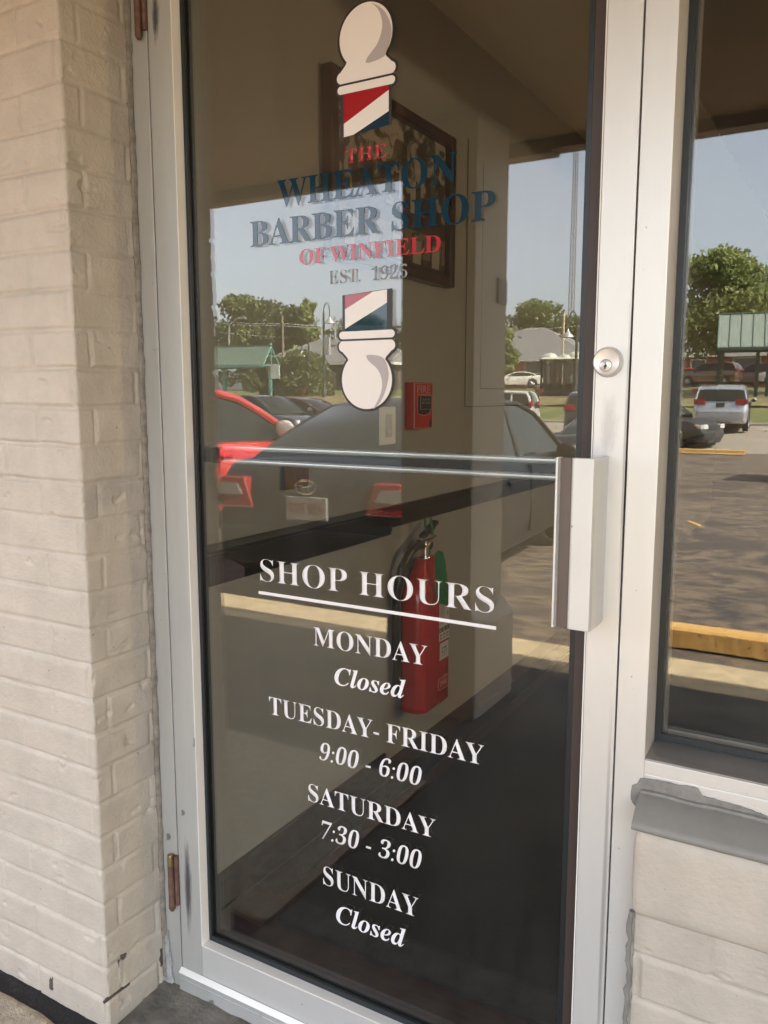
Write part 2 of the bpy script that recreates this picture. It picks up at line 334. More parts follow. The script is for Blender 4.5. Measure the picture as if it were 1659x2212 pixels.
o=wrap_sheet([(a[0]-xc,a[1]-yf,a[2],a[3],a[4]) for a in pth],np.linspace(.0,2.37,nz),'brick_face',.203,.015,parent=pier,z0=.0)
mb=MB(); mb.box((-12-xc,.02,0),(-3.2-xc,.2,2.6)); mb.box((-3.2-xc,.02,-.1),(-.02,.3,2.6)); mb.build('wall_core',[PAINT],pier)

# flaked paint on the return face near the ground
CHIP=mat('bare_brick_chip',(.10,.085,.075),.9,bump=.002,bs=150)
def on_return(L): return [(a,b) for a,b in L]
mb=MB()
for L in ([(-.0118,.0803),(-.0049,.0826),(.0114,.0798),(.0282,.0804),(.048,.0768),(.058,.075),(.0549,.0722),(.0364,.0737),(.0166,.0738),(.0001,.0744),(-.0095,.0743)],[(.0366,.1519),(.052,.1487),(.0502,.1409),(.0429,.1383),(.0389,.1426)],
   [(.031,.145),(.033,.144),(.0325,.13),(.031,.13)],[(.145,.10),(.152,.098),(.151,.06),(.146,.055),(.144,.08)]):
    mb=MB(); mb.prism(jag(L,.0008,.003),-.002,.0016,'x'); mb.build('paint_chip',[CHIP],pier)
mb=MB(); mb.prism(jag([(-.182,.03),(-.171,.03),(-.170,.062),(-.174,.056),(-.177,.060),(-.181,.052)],.001,.003),-.0024,.004,'y')
mb.build('paint_chip',[CHIP],pier)
mb=MB(); mb.prism(jag([(.0315,.140),(.0369,.1433),(.0402,.1316),(.0397,.0933),(.0345,.0907),(.0303,.0971),(.0315,.1276)],.0006,.004),-.001,.0022,'x'); mb.build('paint_run',[PAINT],pier,.0015)
# facade above the frames and to the right of the window
mb=MB(); mb.box((-1.262,.02,2.42),(2.6,.22,2.66)); mb.box((2.6,-.02,0),(12,.22,2.66))
tag(mb.build('facade_wall',[PAINT2]),'tan wall above the shop front, mostly out of view','wall')

# low brick wall under the window
low=thing('low_brick_wall','low tan painted brick wall under the shop window','brick wall',(-.253,-.02,0))
pth=[]
for y in np.arange(.03,-.018,-.004): pth.append((0,y+.02,-1,0,y+.02))
for x in np.arange(0,1.1,.0025): pth.append((x,0,0,-1,x+.004))
for x in np.arange(1.1,2.9,.02): pth.append((x,0,0,-1,x+.004))
wrap_sheet(pth,np.linspace(0,.537,240),'brick_face',.203,.088,course=.0735,m=PAINT2,parent=low,z0=.022,seed=4.06,amp=.95)
# rowlock course directly below the sill, bulging forward
pth=[(0.004,.05,-1,0,0),(-.002,-.008,-1,0,.01),(.002,-.016,-.7,-.7,.015)]+[(x,-.017,0,-1,x+.02) for x in np.arange(.01,1.1,.004)]+[(x,-.017,0,-1,x) for x in np.arange(1.1,2.9,.02)]
A=np.array(pth); zz=np.linspace(.534,.672,44); U,Z=np.meshgrid(A[:,4],zz,indexing='ij')
prof=.014*np.sqrt(np.clip(1-np.abs((zz-.603)/.069)**6,0,1))-.012
h=prof[None,:]+.0016*vnoise(U*14,Z*14,4)+.001*vnoise(U*60,Z*60,3)
P=np.stack([A[:,0][:,None]+A[:,2][:,None]*h,A[:,1][:,None]+A[:,3][:,None]*h,Z],-1); grid_obj('rowlock_course',P[:,::-1],PAINT2,low)
mb=MB(); mb.box((.006,.012,0),(2.85,.2,.655)); mb.build('wall_core',[PAINT2],low)
# sloping grey sill on top
xs=np.linspace(-.004,2.85,500); pts=[(.05,.722),(.03,.718),(.018,.714),(.0,.708),(-.012,.700),(-.024,.690),(-.029,.685),(-.030,.680),(-.028,.676),(-.012,.668)]
P=np.array([[(x,a+.0015*float(vnoise(np.array([x*20.]),np.array([a*50.]),3)[0]),b+.0010*float(vnoise(np.array([x*25.]),np.array([b*90.]),3)[0])) for a,b in pts] for x in xs]); grid_obj('sill',P[:,::-1],STONE,low)
# ragged caulk bead down the left edge
pts=[(-.004+.0022*random.uniform(-1,1),-.006,z) for z in np.arange(.02,.54,.012)]
mb=MB(); mb.tube(pts,[.0035+.002*random.random() for _ in pts],8); mb.build('caulk_bead',[CAULKG],low)

# ---------------------------------------------------------------- shop-front frame
ALU_S=None
fr=thing('shopfront_frame','satin aluminium shopfront frame around the door and window','door frame',(-1.255,0,0))
def fb(name,boxes,m,bevel=.0012,parent=fr,ox=1.255):
    mb=MB()
    for a,b in boxes: mb.box((a[0]+ox,a[1],a[2]),(b[0]+ox,b[1],b[2]))
    return mb.build(name,m,parent,bevel)
fb('hinge_jamb',[((-1.255,0,.0),(-1.2135,.11,2.42))],[ALU_D])
fb('jamb_stop',[((-1.2135,.052,.0),(-1.204,.11,2.12))],[ALU_D])
fb('mullion',[((-.2965,0,.0),(-.253,.12,2.42))],[ALU])
fb('header',[((-1.2135,0.0,2.13),(-.2965,.11,2.42))],[ALU])
fb('gap_backing',[((-1.216,.046,.05),(-1.2095,.052,2.12)),((-.2985,.046,.05),(-.2955,.052,2.12))],[BLACK],0)
mb=MB(); pts=[(-.0045+.0015*random.uniform(-1,1),-.002+.001*random.uniform(-1,1),z) for z in np.arange(.03,2.75,.02)]
mb.tube(pts,[.0058+.0022*random.random() for _ in pts],8); 
for z in np.arange(.1,2.7,.043):
    if random.random()<.5: mb.ell((-.008+random.uniform(-.003,.003),-.006,z+random.uniform(-.02,.02)),(.004,.003,random.uniform(.004,.012)),8,6,0,.2)
mb.build('caulk_bead',[CAULK],fr)
# white filler smear at the foot of the jamb
mb=MB()
for i in range(26):
    t=i/25; mb.ell((.003+.012*random.uniform(-.3,1)*(1-t*.6),-.003,.01+.12*t),(.010*(1.1-t),.0035,.012),8,6,0,.25)
mb.build('filler_smear',[mat('white_filler',(.42,.43,.42),.7,var=.3,vs=50)],fr)
# threshold with ridges
mb=MB(); mb.prism([(.11,.0),(.11,.064),(.0,.064),(-.0075,.0560),(-.0075,.0545),(-.0058,.0535),(-.0058,.0440),(-.0070,.0435),(-.0070,.0415),(-.0062,.0405),(-.0085,.012),(-.0085,0)],-1.2135+1.255,-.2965+1.255,'x')
o=mb.build('threshold',[ALU_D],fr,.0008)
mb=MB(); mb.prism([(.0,.0665),(-.0085,.0580),(-.0085,.0568),(.0,.0642)],-1.2135+1.255,-.2965+1.255,'x'); mb.build('threshold_ridge',[ALU_W],fr)
# window glazing members
fb('window_gasket',[((-.253,.062,.774),(-.2435,.071,2.42)),((-.2435,.062,.774),(2.6,.071,.784))],[RUB],0)
fb('window_side_stop',[((-.253,.078,.764),(-.2405,.1,2.42))],[mat('dark_side_stop',(.13,.13,.13),.5)])
mb=MB(); mb.prism([(.001,.70),(.001,.7415),(.002,.7422),(.002,.7436),(0.0,.7442),(0,.764),(.012,.767),(.062,.772),(.12,.772),(.12,.70)],-.253+1.255,2.6+1.255,'x'); mb.build('window_sill_rail',[ALU],fr,.0008)
mb=MB(); mb.prism([(.004,.7655),(.014,.7685),(.061,.7735),(.061,.771),(.004,.764)],-.2525+1.255,2.6+1.255,'x'); mb.build('sill_cover',[ALU_G],fr)
# smeared caulk in the corner of the sill and along its back
SM=[(1.0018,.7361),(1.0128,.7375),(1.031,.738),(1.0514,.7378),(1.0631,.7401),(1.0783,.7393),(1.0846,.7293),(1.121,.7285),(1.1487,.7255),(1.1714,.7215),(1.172,.7150),(1.1329,.7150),(1.1104,.7150),(1.0641,.7140),(1.0161,.712),(1.0042,.7086),(.9964,.6877),(.9913,.6891),(.9846,.6982),(.9846,.7144),(.9862,.7216),(.9935,.7261),(.9969,.7343)]
mb=MB(); mb.prism(jag(SM,.0006),-.0013,.0002,'y'); mb.prism([(a+.012,b-.006) for a,b in jag([(1.01,.725),(1.06,.722),(1.10,.712),(1.16,.703),(1.10,.705),(1.05,.712),(1.01,.716)],.0015)],-.003,.0,'y')
mb.tube([(x,-.0028+.001*random.uniform(-1,1),.7150-.0000*(x)+.0012*random.uniform(-1,1)) for x in np.arange(1.0,3.8,.02)],.0042,8)
mb.build('caulk_smear',[CAULKG],fr,.0006)
# window pane: a thing of its own
mb=MB(); mb.box((0,0,0),(2.84,.006,1.65)); o=mb.build('window_pane',[GLASSW]); o.location=(-.25,.071,.776)
tag(o,'large shop window pane reflecting the parking lot, right of the door','window')


def add_wear(m,centre,size,col,rough=.5):
    t=m.node_tree; p=t.nodes['Principled BSDF']; tc=t.nodes.new('ShaderNodeTexCoord'); mp=t.nodes.new('ShaderNodeMapping'); mp.vector_type='POINT'
    mp.inputs['Location'].default_value=tuple(-c/s_ for c,s_ in zip(centre,size)); mp.inputs['Scale'].default_value=tuple(1/s_ for s_ in size)
    t.links.new(tc.outputs['Object'],mp.inputs[0]); n=t.nodes.new('ShaderNodeTexNoise'); n.inputs['Scale'].default_value=1.6; n.inputs['Detail'].default_value=6; n.inputs['Roughness'].default_value=.7
    t.links.new(mp.outputs[0],n.inputs['Vector']); l=t.nodes.new('ShaderNodeVectorMath'); l.operation='LENGTH'; t.links.new(mp.outputs[0],l.inputs[0])
    a=t.nodes.new('ShaderNodeMath'); a.operation='MULTIPLY_ADD'; t.links.new(n.outputs['Fac'],a.inputs[0]); a.inputs[1].default_value=-1.4; t.links.new(l.outputs['Value'],a.inputs[2])
    r=t.nodes.new('ShaderNodeMapRange'); r.inputs['From Min'].default_value=-.35; r.inputs['From Max'].default_value=.35; r.inputs['To Min'].default_value=1; r.inputs['To Max'].default_value=0; t.links.new(a.outputs[0],r.inputs[0])
    mx=t.nodes.new('ShaderNodeMix'); mx.data_type='RGBA'; mx.inputs[7].default_value=(*col,1)
    src=p.inputs['Base Color'].links[0].from_socket; t.links.new(src,mx.inputs[6]); t.links.new(r.outputs[0],mx.inputs[0]); t.links.new(mx.outputs[2],p.inputs['Base Color'])
ALU_H=mat('hinge_stile_aluminium',(.56,.56,.54),.45,metal=.35,var=.15,vs=5,bump=.00025,bs=260,bstretch=(1,1,.03),stretch=(1,1,.2),dirt=((.2,.2,.2),24,.68))
add_wear(ALU_H,(.024,0,.20),(.011,.05,.11),(.10,.10,.11)); add_wear(ALU_H,(.020,0,1.93),(.010,.05,.05),(.10,.10,.11))
# ---------------------------------------------------------------- the door
DX,DZ=-1.21,.067
door=thing('shop_door','narrow aluminium and glass shop door with white opening-hours lettering','door',(DX,0,DZ))
def dbox(name,boxes,m,bevel=.001): 
    mb=MB()
    for a,b in boxes: mb.box((a[0]-DX,a[1],a[2]-DZ),(b[0]-DX,b[1],b[2]-DZ))
    return mb.build(name,m,door,bevel)
TOP=2.11
dbox('hinge_stile',[((-1.21,0,.067),(-1.1515,.045,TOP))],[ALU_H])
ALU_L=mat('lock_stile_aluminium',(.76,.75,.72),.42,metal=.45,var=.05,vs=4,bump=.00025,bs=260,bstretch=(1,1,.03),stretch=(1,1,.15),dirt=((.33,.32,.31),110,.72))
add_wear(ALU_L,(.911,0,1.17),(.0045,.05,.26),(.42,.41,.39)); add_wear(ALU_L,(.885,0,1.19),(.014,.05,.05),(.60,.59,.57)); add_wear(ALU_L,(.905,0,.45),(.004,.05,.35),(.45,.44,.42))
dbox('lock_stile',[((-.3475,0,.067),(-.299,.045,TOP))],[ALU_L])
dbox('bottom_rail',[((-1.1515,0.0003,.067),(-.3475,.045,.1375))],[ALU])
dbox('top_rail',[((-1.1515,0.0003,2.05),(-.3475,.045,TOP))],[ALU])
# glazing bead: return faces with a mitre
mb=MB()
def q(a,b,c,d): mb.add([(p[0]-DX,p[1],p[2]-DZ) for p in (a,b,c,d)],[(0,1,2,3)])
x0,x1,z0,z1=-1.1515,-.3475,.1375,2.05; y0,y1=-.0005,.022; e=.0018
mb2=[]
for (a,b) in (((x0,z0),(x0,z1)),((x0,z1),(x1,z1)),((x1,z1),(x1,z0)),((x1,z0),(x0,z0))):
    sx=lambda p:(p[0]+(e if p[0]==x0 else -e), p[1]+(e if p[1]==z0 else -e))
    A,B=sx(a),sx(b)
    q((a[0],y0,a[1]),(b[0],y0,b[1]),(B[0],y0,B[1]),(A[0],y0,A[1])); q((A[0],y0,A[1]),(B[0],y0,B[1]),(B[0],y1,B[1]),(A[0],y1,A[1]))
mb.build('glazing_bead',[ALU_W],door)
g=.009
dbox('inner_stop',[((-.371,.0215,.1515),(-.3475,.0293,2.05))],[mat('brown_inner_stop',(.055,.038,.033),.5)],.001)
dbox('inner_gasket',[((-.3795,.0225,.1515),(-.371,.0293,2.05))],[RUB],.001)
dbox('gasket',[((x0,.0215,z0),(x0+g,.0295,z1)),((x0+g,.0215,z0),(x1-g,.0295,z0+g+.004)),((x0+g,.0215,z1-g),(x1-g,.0295,z1)),
   ((x0,.0365,z0),(x0+g,.045,z1)),((x0+g,.0365,z0),(x1-g,.045,z0+g))],[RUB],.0015)
dbox('glass',[((x0+.002,.030,z0+.002),(x1-.002,.036,z1-.002))],[GLASS],0)
# hinges
for zz,zt in ((.201,.331),(1.962,2.10)):
    mb=MB(); mb.tube([(-1.2265-DX,-.0075,zz-DZ+.006),(-1.2265-DX,-.0075,zt-.028-DZ)],.0072,12); mb.tube([(-1.2145-DX,-.003,zz+.012-DZ),(-1.2145-DX,-.003,zt-.004-DZ)],.0048,10)
    mb.lathe([(.003,-.004),(.006,0),(.0072,.004),(.0072,.008)],(-1.2265-DX,-.0075,zz-DZ-.0),'z',12)
    h=mb.build('hinge',[RUST],door)
    mb=MB(); mb.lathe([(.0073,0),(.0073,.020),(.006,.025),(0,.027)],(-1.2265-DX,-.0075,zt-.028-DZ),'z',12); mb.build('hinge_tip',[BRASS],h)
# dark rub mark beside the lower hinge is wear in the stile finish
# pull handle, extruded offset section
hz0,hz1=.966-DZ,1.214-DZ
sec=[(-.323,.0),(-.323,-.060),(-.3255,-.066),(-.3545,-.066),(-.3575,-.063)]
mb=MB(); back=[(-.3575,-.058),(-.328,-.059),(-.328,0)]
mb.prism([(a-DX,b) for a,b in sec+back],hz0,hz1,'z'); pull=mb.build('pull_handle',[HAND],door,.0012)
mb=MB(); mb.prism([(a-DX,b) for a,b in [(-.3575,-.0615),(-.3590,-.0600),(-.3748,-.0600),(-.3748,-.049),(-.3575,-.049)]],hz0+.001,hz1-.001,'z'); mb.build('grip_groove',[GROOVE],pull)
mb=MB(); mb.prism([(a-DX,b) for a,b in [(-.3746,-.0615),(-.3746,-.050),(-.3795,-.050),(-.3805,-.0655),(-.3790,-.0685),(-.3765,-.0680)]],hz0,hz1,'z'); mb.build('grip_lip',[HAND],pull,.0008)
# lock cylinder
cx_,cz_=-.3285-DX,1.3480-DZ
mb=MB(); mb.lathe([(.0215,0),(.0215,-.0035),(.0205,-.0075),(.0188,-.0105),(.0183,-.0112),(.0178,-.0108),(0,-.0108)],(cx_,0,cz_),'y',40); lock=mb.build('lock_cylinder',[KEYF],door)
mb=MB(); mb.lathe([(.0085,-.0100),(.0085,-.0118),(.0081,-.0121),(0,-.0121)],(cx_-.0012,0,cz_-.005),'y',28); mb.build('key_plug',[mat('plug_metal',(.66,.65,.62),.35,metal=.7)],lock)
mb=MB(); mb.lathe([(.0088,-.0105),(.0088,-.0113),(.0085,-.0113)],(cx_-.0012,0,cz_-.005),'y',28); 
mb.prism([(cx_-.0012+a,cz_-.005+b) for a,b in ((-.0008,.0045),(.0006,.0048),(.0002,.0022),(.0022,.0005),(.0020,-.0018),(.0006,-.003),(.0006,-.005),(-.0016,-.005),(-.0014,-.0025),(-.0026,-.0012),(-.0010,.0004))],-.0124,-.0119,'y'); mb.build('keyway',[mat('keyway_dark',(.035,.033,.03),.5)],lock)
# push bar on the inside
mb=MB(); bx0,bx1=-1.171-DX,-.33-DX
mb.tube([(bx0,.082,1.1975-DZ),(bx1,.082,1.1975-DZ)],.0062,14); mb.tube([(bx0,.080,1.1705-DZ),(bx1,.080,1.1705-DZ)],.0058,14); bar=mb.build('push_bar',[mat('bar_aluminium',(.80,.81,.82),.3,metal=.75)],door)
mb=MB(); mb.box((bx0,.081,1.1725-DZ),(bx1,.090,1.1955-DZ)); mb.build('bar_insert',[PLBLK],bar)
mb=MB(); mb.box((bx0-.0,.046,1.168-DZ),(bx0+.05,.080,1.198-DZ)); mb.box((bx1-.05,.046,1.168-DZ),(bx1,.080,1.198-DZ)); mb.build('bar_bracket',[PLBLK],bar,.003)

# ---- lettering on the outside of the glass
YD=.0292
def ms(s,up=0x1D400):
    r=''
    for c in s:
        if 'A'<=c<='Z': r+=chr(up+ord(c)-65)
        elif 'a'<=c<='z': r+=chr(up+26+ord(c)-97)
        elif c.isdigit(): r+=chr(0x1D7CE+ord(c)-48)
        else: r+=c
    return r
def text_mesh(s,offset=0,ext=.0,shear=0,space=1.0,word=1.0,res=4):
    cu=bpy.data.curves.new('lettering','FONT'); cu.body=s; cu.size=1; cu.offset=offset; cu.extrude=ext; cu.shear=shear; cu.space_character=space; cu.space_word=word; cu.resolution_u=res
    o=bpy.data.objects.new('lettering',cu); COL.objects.link(o); dg=bpy.context.evaluated_depsgraph_get(); dg.update()
    me=bpy.data.meshes.new_from_object(o.evaluated_get(dg)); bpy.data.objects.remove(o); bpy.data.curves.remove(cu); return me
def letter_line(s,x0,x1,z0,z1,m,name='lettering',parent=door,offset=0,shear=0,space=1.0,capfit=None,origin=(DX,0,DZ),y=YD,plane='y',word=1.0,thick=.0003):
    """fit text so caps span z0..z1 and x0..x1 in the plane y=const (facing -Y) or x=const (facing +X)"""
    me=text_mesh(s,offset,0,shear,space,word); n=len(me.vertices); c=np.empty(n*3,np.float32); me.vertices.foreach_get('co',c); c=c.reshape(-1,3)
    lo,hi=c.min(0),c.max(0); zlo=0.0 if capfit is None else capfit[0]; zhi=hi[1] if capfit is None else capfit[1]
    u=(c[:,0]-lo[0])/(hi[0]-lo[0])*(x1-x0)+x0; v=(c[:,1]-zlo)/(zhi-zlo)*(z1-z0)+z0
    P=np.empty_like(c)
    if plane=='y': P[:,0]=u-origin[0]; P[:,1]=y-origin[1]; P[:,2]=v-origin[2]
    else: P[:,0]=y-origin[0]; P[:,1]=u-origin[1]; P[:,2]=v-origin[2]
    me.vertices.foreach_set('co',P.reshape(-1)); me.materials.clear(); me.materials.append(m); me.update()
    o=bpy.data.objects.new(name,me); COL.objects.link(o)
    if parent: o.parent=parent
    so_=o.modifiers.new('thick','SOLIDIFY'); so_.thickness=thick; so_.offset=-1
    return o
CAP=.683
def line(s,x0,x1,z0,z1,m,ital=False,label=None,**k):
    st=ms(s,0x1D468 if ital and s.isalpha() else 0x1D400)
    if ital and not s.isalpha(): k['shear']=.22
    o=letter_line(st,x0,x1,z0,z1,m,capfit=(0.0,CAP),**k)
    if label: o['label']=label
    return o
line('THE',-.7935,-.714,1.688,1.710,REDT,offset=-.004)
line('WHEATON',-.9385,-.586,1.633,1.6785,BLUV)
line('BARBER SHOP',-1.002,-.520,1.570,1.6145,BLUV)
line('OF WINFIELD',-.892,-.613,1.530,1.556,REDT,word=.7)
line('EST.  1925',-.829,-.674,1.493,1.515,SILV,offset=-.012)
line('SHOP HOURS',-.9955,-.5095,.946,.990,WVIN,offset=-.012)
line('MONDAY',-.8715,-.632,.8365,.8725,WVIN,offset=-.006)
line('Closed',-.825,-.674,.769,.803,WVIN,True)
line('TUESDAY- FRIDAY',-.980,-.523,.680,.716,WVIN,offset=-.006,word=.8)
line('9:00 - 6:00',-.861,-.641,.6125,.6475,WVIN,True,offset=-.006)
line('SATURDAY',-.8885,-.613,.522,.558,WVIN,offset=-.006)
line('7:30 - 3:00',-.858,-.640,.4525,.489,WVIN,True,offset=-.006)
line('SUNDAY',-.8555,-.646,.358,.397,WVIN,offset=-.006)
line('Closed',-.826,-.672,.288,.3255,WVIN,True)
mb=MB(); mb.box((-1.0-DX,YD-.0003,.9195-DZ),(-.505-DX,YD,.9255-DZ)); mb.build('underline_rule',[WVIN],door)
# ---- barber pole decals, built as stacked vinyl layers
def layer(poly,d,m,parent,name):
    mb=MB(); mb.prism([(a-.7525-DX,b-DZ) for a,b in poly],YD-.0003-d,YD-d,'y'); return mb.build(name,[m],parent)
def smooth_closed(pts,n=6):
    out=[];N=len(pts)
    for i in range(N):
        p0,p1,p2,p3=[pts[(i+k-1)%N] for k in range(4)]
        for j in range(n):
            t=j/n; out.append(tuple(.5*((2*p1[a])+(-p0[a]+p2[a])*t+(2*p0[a]-5*p1[a]+4*p2[a]-p3[a])*t*t+(-p0[a]+3*p1[a]-3*p2[a]+p3[a])*t**3) for a in (0,1)))
    return out
def arc(cx,cz,rx,rz,a0,a1,n=20): return [(cx+rx*math.cos(R(a0+(a1-a0)*i/n)),cz+rz*math.sin(R(a0+(a1-a0)*i/n))) for i in range(n+1)]
def grow(poly,d):
    n=len(poly); ar=sum(poly[i][0]*poly[(i+1)%n][1]-poly[(i+1)%n][0]*poly[i][1] for i in range(n)); s=1 if ar>0 else -1; out=[]
    for i in range(n):
        a,b,c=poly[i-1],poly[i],poly[(i+1)%n]
        e1=Vector((b[0]-a[0],b[1]-a[1])); e2=Vector((c[0]-b[0],c[1]-b[1]))
        if e1.length<1e-7 or e2.length<1e-7: out.append(b); continue
        e1.normalize(); e2.normalize(); n1=Vector((e1.y,-e1.x))*s; n2=Vector((e2.y,-e2.x))*s; nn=n1+n2
        if nn.length<1e-4: nn=n1
        nn.normalize(); k=d/max(.45,nn.dot(n1)); out.append((b[0]+nn.x*k,b[1]+nn.y*k))
    return out
def pole(zn,sg,height,tag_):
    """zn: z of neck/collar line between collar and shaft; sg=+1 ball above, -1 ball below"""
    T=lambda L:[(a,zn+sg*b) for a,b in L]
    # shape above the shaft: thin ring 0..0.0125, collar .016.., ball
    ring=arc(.049,.0065,.0065,.0065,-90,90,8)+arc(-.049,.0065,.0065,.0065,90,270,8)
    col=[(-.056,.0165)]+[(.056,.0165)]+arc(.0475,.0255,.009,.0092,-80,78,8)+[(.039,.0445)]
    ball=arc(0,.083,.0505,.0500,-43,223,46)
    body=col+ball+[(-.039,.0445)]+arc(-.0475,.0255,.009,.0092,102,260,8)
    outer=layer(grow(T(body),.0042),0,BLKV,door,'pole_outline')
    layer(grow(T(ring),.0038),.0002,BLKV,outer,'ring_outline')
    layer(T(body),.0008,CREAMV,outer,'pole_ball'); layer(T(ring),.0008,CREAMV,outer,'pole_ring')
    if sg>0: sh=[(.013,.146),(.030,.134),(.043,.118),(.052,.094),(.050,.072),(.042,.051),(.035,.044),(.012,.040),(.0005,.042),(.006,.052),(.024,.070),(.0325,.090),(.034,.108),(.028,.128),(.019,.140)]
    else: sh=[(.015,.150),(.028,.138),(.038,.120),(.045,.098),(.047,.076),(.040,.053),(.028,.044),(.006,.041),(.0,.044),(.006,.054),(.024,.070),(.033,.090),(.033,.110),(.026,.130)]
    sh=[(a*.93,.04+(b-.04)*.845) for a,b in sh]
    layer(T(smooth_closed(sh,4)),.0014,GRYV,outer,'ball_shade')
    return outer
pole(1.7985,1,0,'')
pole(1.4105,-1,0,'')
# shafts: top one, z 1.728..1.797 ; lower one 1.409..1.473
def clipq(a): return a
sb=layer([(-.0500,1.7300),(.0485,1.7375),(.0485,1.7990),(-.0500,1.7990)],.0,BLKV,door,'shaft_edge')
hx=.0435
layer([(-hx,1.7980),(hx,1.7980),(hx,1.7905),(-hx,1.7515)],.0005,REDV,sb,'red_stripe')
layer([(-hx,1.7515),(hx,1.7905),(hx,1.7580),(-.0240,1.7318),(-hx,1.7305)],.0005,CREAMV,sb,'white_stripe')
layer([(-.0240,1.7318),(hx,1.7580),(hx,1.7370)],.0005,BLUV,sb,'blue_stripe')
sb=layer([(-.0490,1.4720),(-.0490,1.4090),(.0500,1.4090),(.0500,1.4780)],.0,BLKV,door,'shaft_edge')
layer([(-hx,1.4715),(-hx,1.4480),(.013,1.4745)],.0005,REDV,sb,'red_stripe')
layer([(-hx,1.4480),(.013,1.4745),(.0405,1.4765),(.0405,1.4550),(-hx,1.4150)],.0005,CREAMV,sb,'white_stripe')
layer([(-hx,1.4150),(.0405,1.4550),(.0405,1.4090),(-hx,1.4090)],.0005,BLUV,sb,'blue_stripe')

# ---------------------------------------------------------------- inside the shop
FZ=.03; WX=-1.38
mb=MB(); mb.box((-1.45,.05,-.1),(6,9,FZ)); tag(mb.build('floor',[WOODF]),kind='structure')
mb=MB(); mb.box((-1.45,.23,2.62),(6,9,2.72)); tag(mb.build('ceiling',[ICEIL]),kind='structure')
mb=MB(); mb.box((WX-.1,.112,FZ),(WX,9,2.62)); tag(mb.build('interior_wall',[IWALL]),kind='structure')
mb=MB(); mb.box((WX,8.0,FZ),(6,8.1,2.62)); mb.box((5.9,.23,FZ),(6,8,2.62)); tag(mb.build('back_wall',[DARKW]),kind='structure')
mb=MB(); mb.box((WX-.1,8.1,0),(6.1,8.2,2.9)); mb.box((6,.2,0),(6.1,8.2,2.9)); mb.box((WX-.3,.25,2.72),(6.1,8.2,2.9)); mb.box((WX-.3,.3,0),(WX-.1,8.2,2.72)); tag(mb.build('outer_shell',[DARKW]),kind='structure')
# wainscot box that steps out near the door
wn=thing('wainscot_panel','grey boxed lower wall panel inside, nearest the door, under the black rail','wall panel',(WX,.115,FZ))
mb=MB(); mb.box((0.0005,0,.10),(.070,.93,.83)); mb.build('panel_face',[IWALL],wn,.002)
mb=MB(); mb.box((0.0005,0,0),(.078,.93,.10)); mb.build('skirting',[IBLK],wn,.004)
mb=MB(); mb.box((0.0005,-.0,.829),(.084,.945,.902)); mb.prism([(.0,.902),(.075,.902),(.070,.908),(0,.908)],0,.935,'y'); 
for i,(d,z) in enumerate(((.010,.838),(.016,.846),(.012,.852))): mb.box((.05,.93,z-.006),(.084,.945+d,z))
mb.build('rail',[IBLK],wn,.003)
mb=MB(); mb.prism([(0.0005,.86),(.022,.862),(.026,.870),(.026,.915),(.018,.924),(.014,.932),(0.0005,.932)],1.06,7.9,'y'); o=mb.build('chair_rail',[IBLK]); o.location=(WX,0,0); tag(o,'long black chair rail along the shop wall behind the fire extinguisher','chair rail')
mb=MB(); mb.box((.0005,.33,0),(.004,.59,2.58)); 
# pale board edge on the wall close to the door
mb=MB(); mb.box((.0005,0,.91),(.005,.475,2.58)); o=mb.build('wall_board',[IWALL]); o.location=(WX,.115,FZ); tag(o,'tall painted wall board beside the door inside','wall board')
# flush access panel
ap=thing('access_panel','painted rectangular access panel with thin dark outline on the wall beyond the picture','wall panel',(WX,1.79,1.26))
mb=MB(); mb.box((0.0004,0,0),(.003,.9,1.0)); mb.build('outer_frame',[IWALL],ap)
mb=MB()
for a,b in (((.003,-.004,-.004),(.0036,.0,1.0)),((.003,0,-.004),(.0036,.9,0)),((.0032,.139,.068),(.0038,.143,.95)),((.0032,.139,.068),(.0038,.8,.072))): mb.box(a,b)
mb.build('outline',[mat('panel_gap',(.09,.08,.07),.7)],ap)
# framed photograph
pf=thing('framed_photograph','dark wooden framed sepia photograph hanging on the shop wall behind the lettering','picture',(WX,.81,1.69))
W_,H_=.80,.52; t=.038
mb=MB(); D=.040
for a,b in (((.002,0,0),(D,t,H_)),((.002,W_-t,0),(D,W_,H_)),((.002,t,0),(D,W_-t,t)),((.002,t,H_-t),(D,W_-t,H_))): mb.box(a,b)
mb.build('frame',[FRAMEW],pf,.006,3)
PHOTO=bpy.data.materials.new('sepia_photo'); PHOTO.use_nodes=True; t_=PHOTO.node_tree; p_=t_.nodes['Principled BSDF']; p_.inputs['Roughness'].default_value=.35
tc=t_.nodes.new('ShaderNodeTexCoord'); mp=t_.nodes.new('ShaderNodeMapping'); mp.inputs['Scale'].default_value=(1,7,9); n1=t_.nodes.new('ShaderNodeTexNoise'); n1.inputs['Scale'].default_value=1.7; n1.inputs['Detail'].default_value=5; n1.inputs['Distortion'].default_value=1.2
t_.links.new(tc.outputs['Object'],mp.inputs[0]); t_.links.new(mp.outputs[0],n1.inputs['Vector']); rr=t_.nodes.new('ShaderNodeValToRGB')
rr.color_ramp.elements[0].position=.42; rr.color_ramp.elements[0].color=(.03,.026,.023,1); rr.color_ramp.elements[1].position=.56; rr.color_ramp.elements[1].color=(.33,.31,.26,1)
e_=rr.color_ramp.elements.new(.49); e_.color=(.10,.085,.07,1)
t_.links.new(n1.outputs['Fac'],rr.inputs[0]); t_.links.new(rr.outputs[0],p_.inputs['Base Color'])
mb=MB(); mb.box((.004,t,t),(.014,W_-t,H_-t)); ph=mb.build('photograph',[PHOTO],pf)
SEP_D=mat('sepia_dark',(.03,.02,.015),.5); SEP_L=mat('sepia_light',(.30,.28,.23),.5); SEP_M=mat('sepia_mid',(.16,.12,.08),.5)
